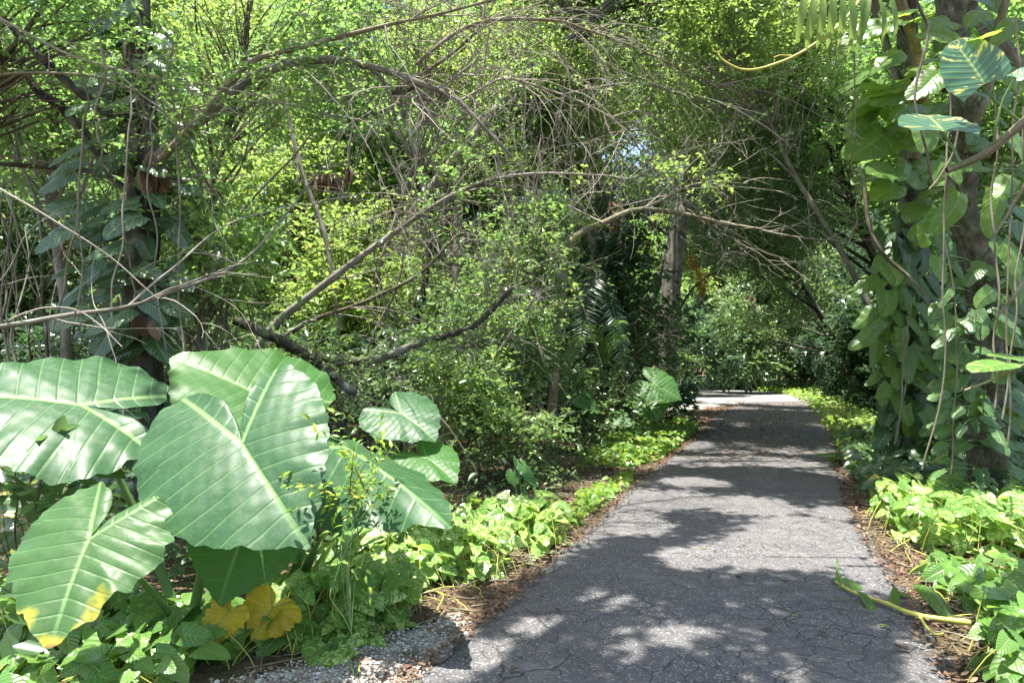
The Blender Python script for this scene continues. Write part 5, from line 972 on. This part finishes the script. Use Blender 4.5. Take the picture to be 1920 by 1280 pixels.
# individual fallen leaves on the asphalt
LF = []
for i in range(5):
    A = Acc(); t = grid_leaf(7, 5, ov(.6, .8, .17 + .03 * (i % 3)), fold=.25 + .15 * i, droop=-.12 * (i - 1)); A.add(t[0] * [1, 1, 1] + [-.5, 0, .02], t[1], t[2]); o = A.build('fallen_leaf', LM['dry'], None, smooth=True); LF.append(o)
LY = []
for i in range(3):
    A = Acc(); t = grid_leaf(7, 5, ov(.5, .7, .24), fold=.1 * i, droop=.05); A.add(t[0] + [-.5, 0, .02], t[1], t[2]); o = A.build('fallen_leaf', LM['yellow'], None, smooth=True); LY.append(o)
spots = [(1385, 1088, .085, 0), (1440, 1190, .07, 0), (1540, 1198, .07, 0), (1690, 1228, .09, 0), (1045, 1155, .06, 0), (1015, 1122, .06, 0), (757, 1266, .10, 0), (965, 1268, .06, 0), (1420, 1130, .04, 0), (1465, 1122, .035, 0), (1520, 1050, .05, 0), (1330, 1075, .04, 0), (1395, 1030, .04, 0), (1735, 1240, .05, 0), (1750, 1260, .05, 0), (1240, 1060, .04, 0), (1340, 1040, .05, 0),
         (1560, 1132, .05, 1), (1584, 1131, .045, 1), (1470, 1094, .05, 1), (1658, 1182, .06, 1), (1576, 1156, .03, 1), (1490, 1162, .04, 1), (1348, 968, .05, 1), (1700, 1000, .04, 1), (1320, 1035, .05, 1)]
r = rng(1300)
for i in range(75):
    y = 3.2 + 9.5 * r.random() ** 1.3; l_, r_ = path_x(y); x = l_ + .1 + (r_ - l_ - .2) * r.random(); spots.append((960 + x / y * F, HZ + CAMH / y * F, r.uniform(.015, .03), 1 if r.random() < .22 else 0))
first = {}
for i, (x, y, L, kd) in enumerate(spots):
    src = (LY if kd else LF); s_ = i % len(src); key = (kd, s_)
    if key in first: o = src[s_].copy(); C.objects.link(o)
    else: o = src[s_]; first[key] = 1
    g = G(x, y); o.location = (g[0], g[1], .032); o.scale = (L, L, L); o.rotation_euler = (r.normal() * .12, r.normal() * .12, r.uniform(0, 6.28))
    tag(o, 'small yellow green fallen leaf lying on the grey asphalt' if kd else 'small reddish brown dry leaf lying on the grey asphalt', 'fallen leaf', 'yellow fallen leaves on the path' if kd else 'brown fallen leaves on the path')

# fallen climber shoot across the right path edge
fv = empty('fallen_vine', G(1680, 1150) + [0, 0, .03], 'broken climber shoot lying across the right path edge', 'vine')
def gp3(x, y, z=.035): g = G(x, y); g[2] = z; return g
def gl(pts, r0, r1, mat, name='vine_stem'):
    p = spline(pts, 24); A = Acc(); A.add(*tubes(p, np.linspace(r0, r1, 24) * (1 + .25 * (np.arange(24) % 5 == 2)), 8)); A.build(name, mat, fv, smooth=True)
gl([gp3(1568, 1100), gp3(1600, 1122, .045), gp3(1660, 1143, .045), gp3(1720, 1165, .04), gp3(1820, 1180, .04)], .009, .017, YELST)
gl([gp3(1722, 1162), gp3(1735, 1185, .04), gp3(1752, 1200, .035), gp3(1770, 1204, .05)], .010, .006, YELST, 'side_shoot')
gl([gp3(1568, 1100), gp3(1570, 1085, .08), gp3(1569, 1080, .15)], .010, .002, LM['lime'], 'bud')
gl([gp3(1568, 1100), gp3(1580, 1090, .05), gp3(1592, 1095, .03)], .006, .002, LM['lime'], 'bud')
def fleaf(b, t_, n_, w_, mat, s_=1):
    A = Acc(); b = np.array(b); d = np.array(t_) - b; A.add(*inst((BIGV2[0] * [1, w_, .8], BIGV2[1], BIGV2[2]), [b], [d], [n_], [np.linalg.norm(d)])); A.build('leaf', mat, fv, smooth=True)
fleaf(gp3(1575, 1108, .06), gp3(1618, 1112, .05), [0, -.7, .8], 1.2, CLIMB); fleaf(gp3(1625, 1130, .06), gp3(1658, 1158, .02), [.3, -.6, .7], .8, CLIMB); fleaf(gp3(1672, 1142, .03), gp3(1664, 1120, .1), [-.8, -.6, .2], .7, CLIMB)
fleaf(gp3(1735, 1125, .10), gp3(1800, 1165, .03), [.1, -.7, .7], .7, CLIMB); fleaf(gp3(1680, 1122, .05), gp3(1712, 1128, .04), [0, -.5, .9], .8, CLIMB)
fr = empty('fallen_frond', G(1530, 862) + [0, 0, .03], 'yellow green torn leaf lying on the path at the right edge', 'fallen leaf')
for a, b_, L_ in [((1582, 858), (1484, 855), 1.), ((1575, 866), (1520, 850), .8), ((1640, 868), (1560, 862), .8)]:
    A = Acc(); s0, s1 = gp3(*a, .08), gp3(*b_, .06); A.add(*inst(BIGV2, [s0], [s1 - s0], [[0, -.3, 1]], [np.linalg.norm(s1 - s0) * L_])); A.build('leaf', CLIMB, fr, smooth=True)
bpy.context.view_layer.update()
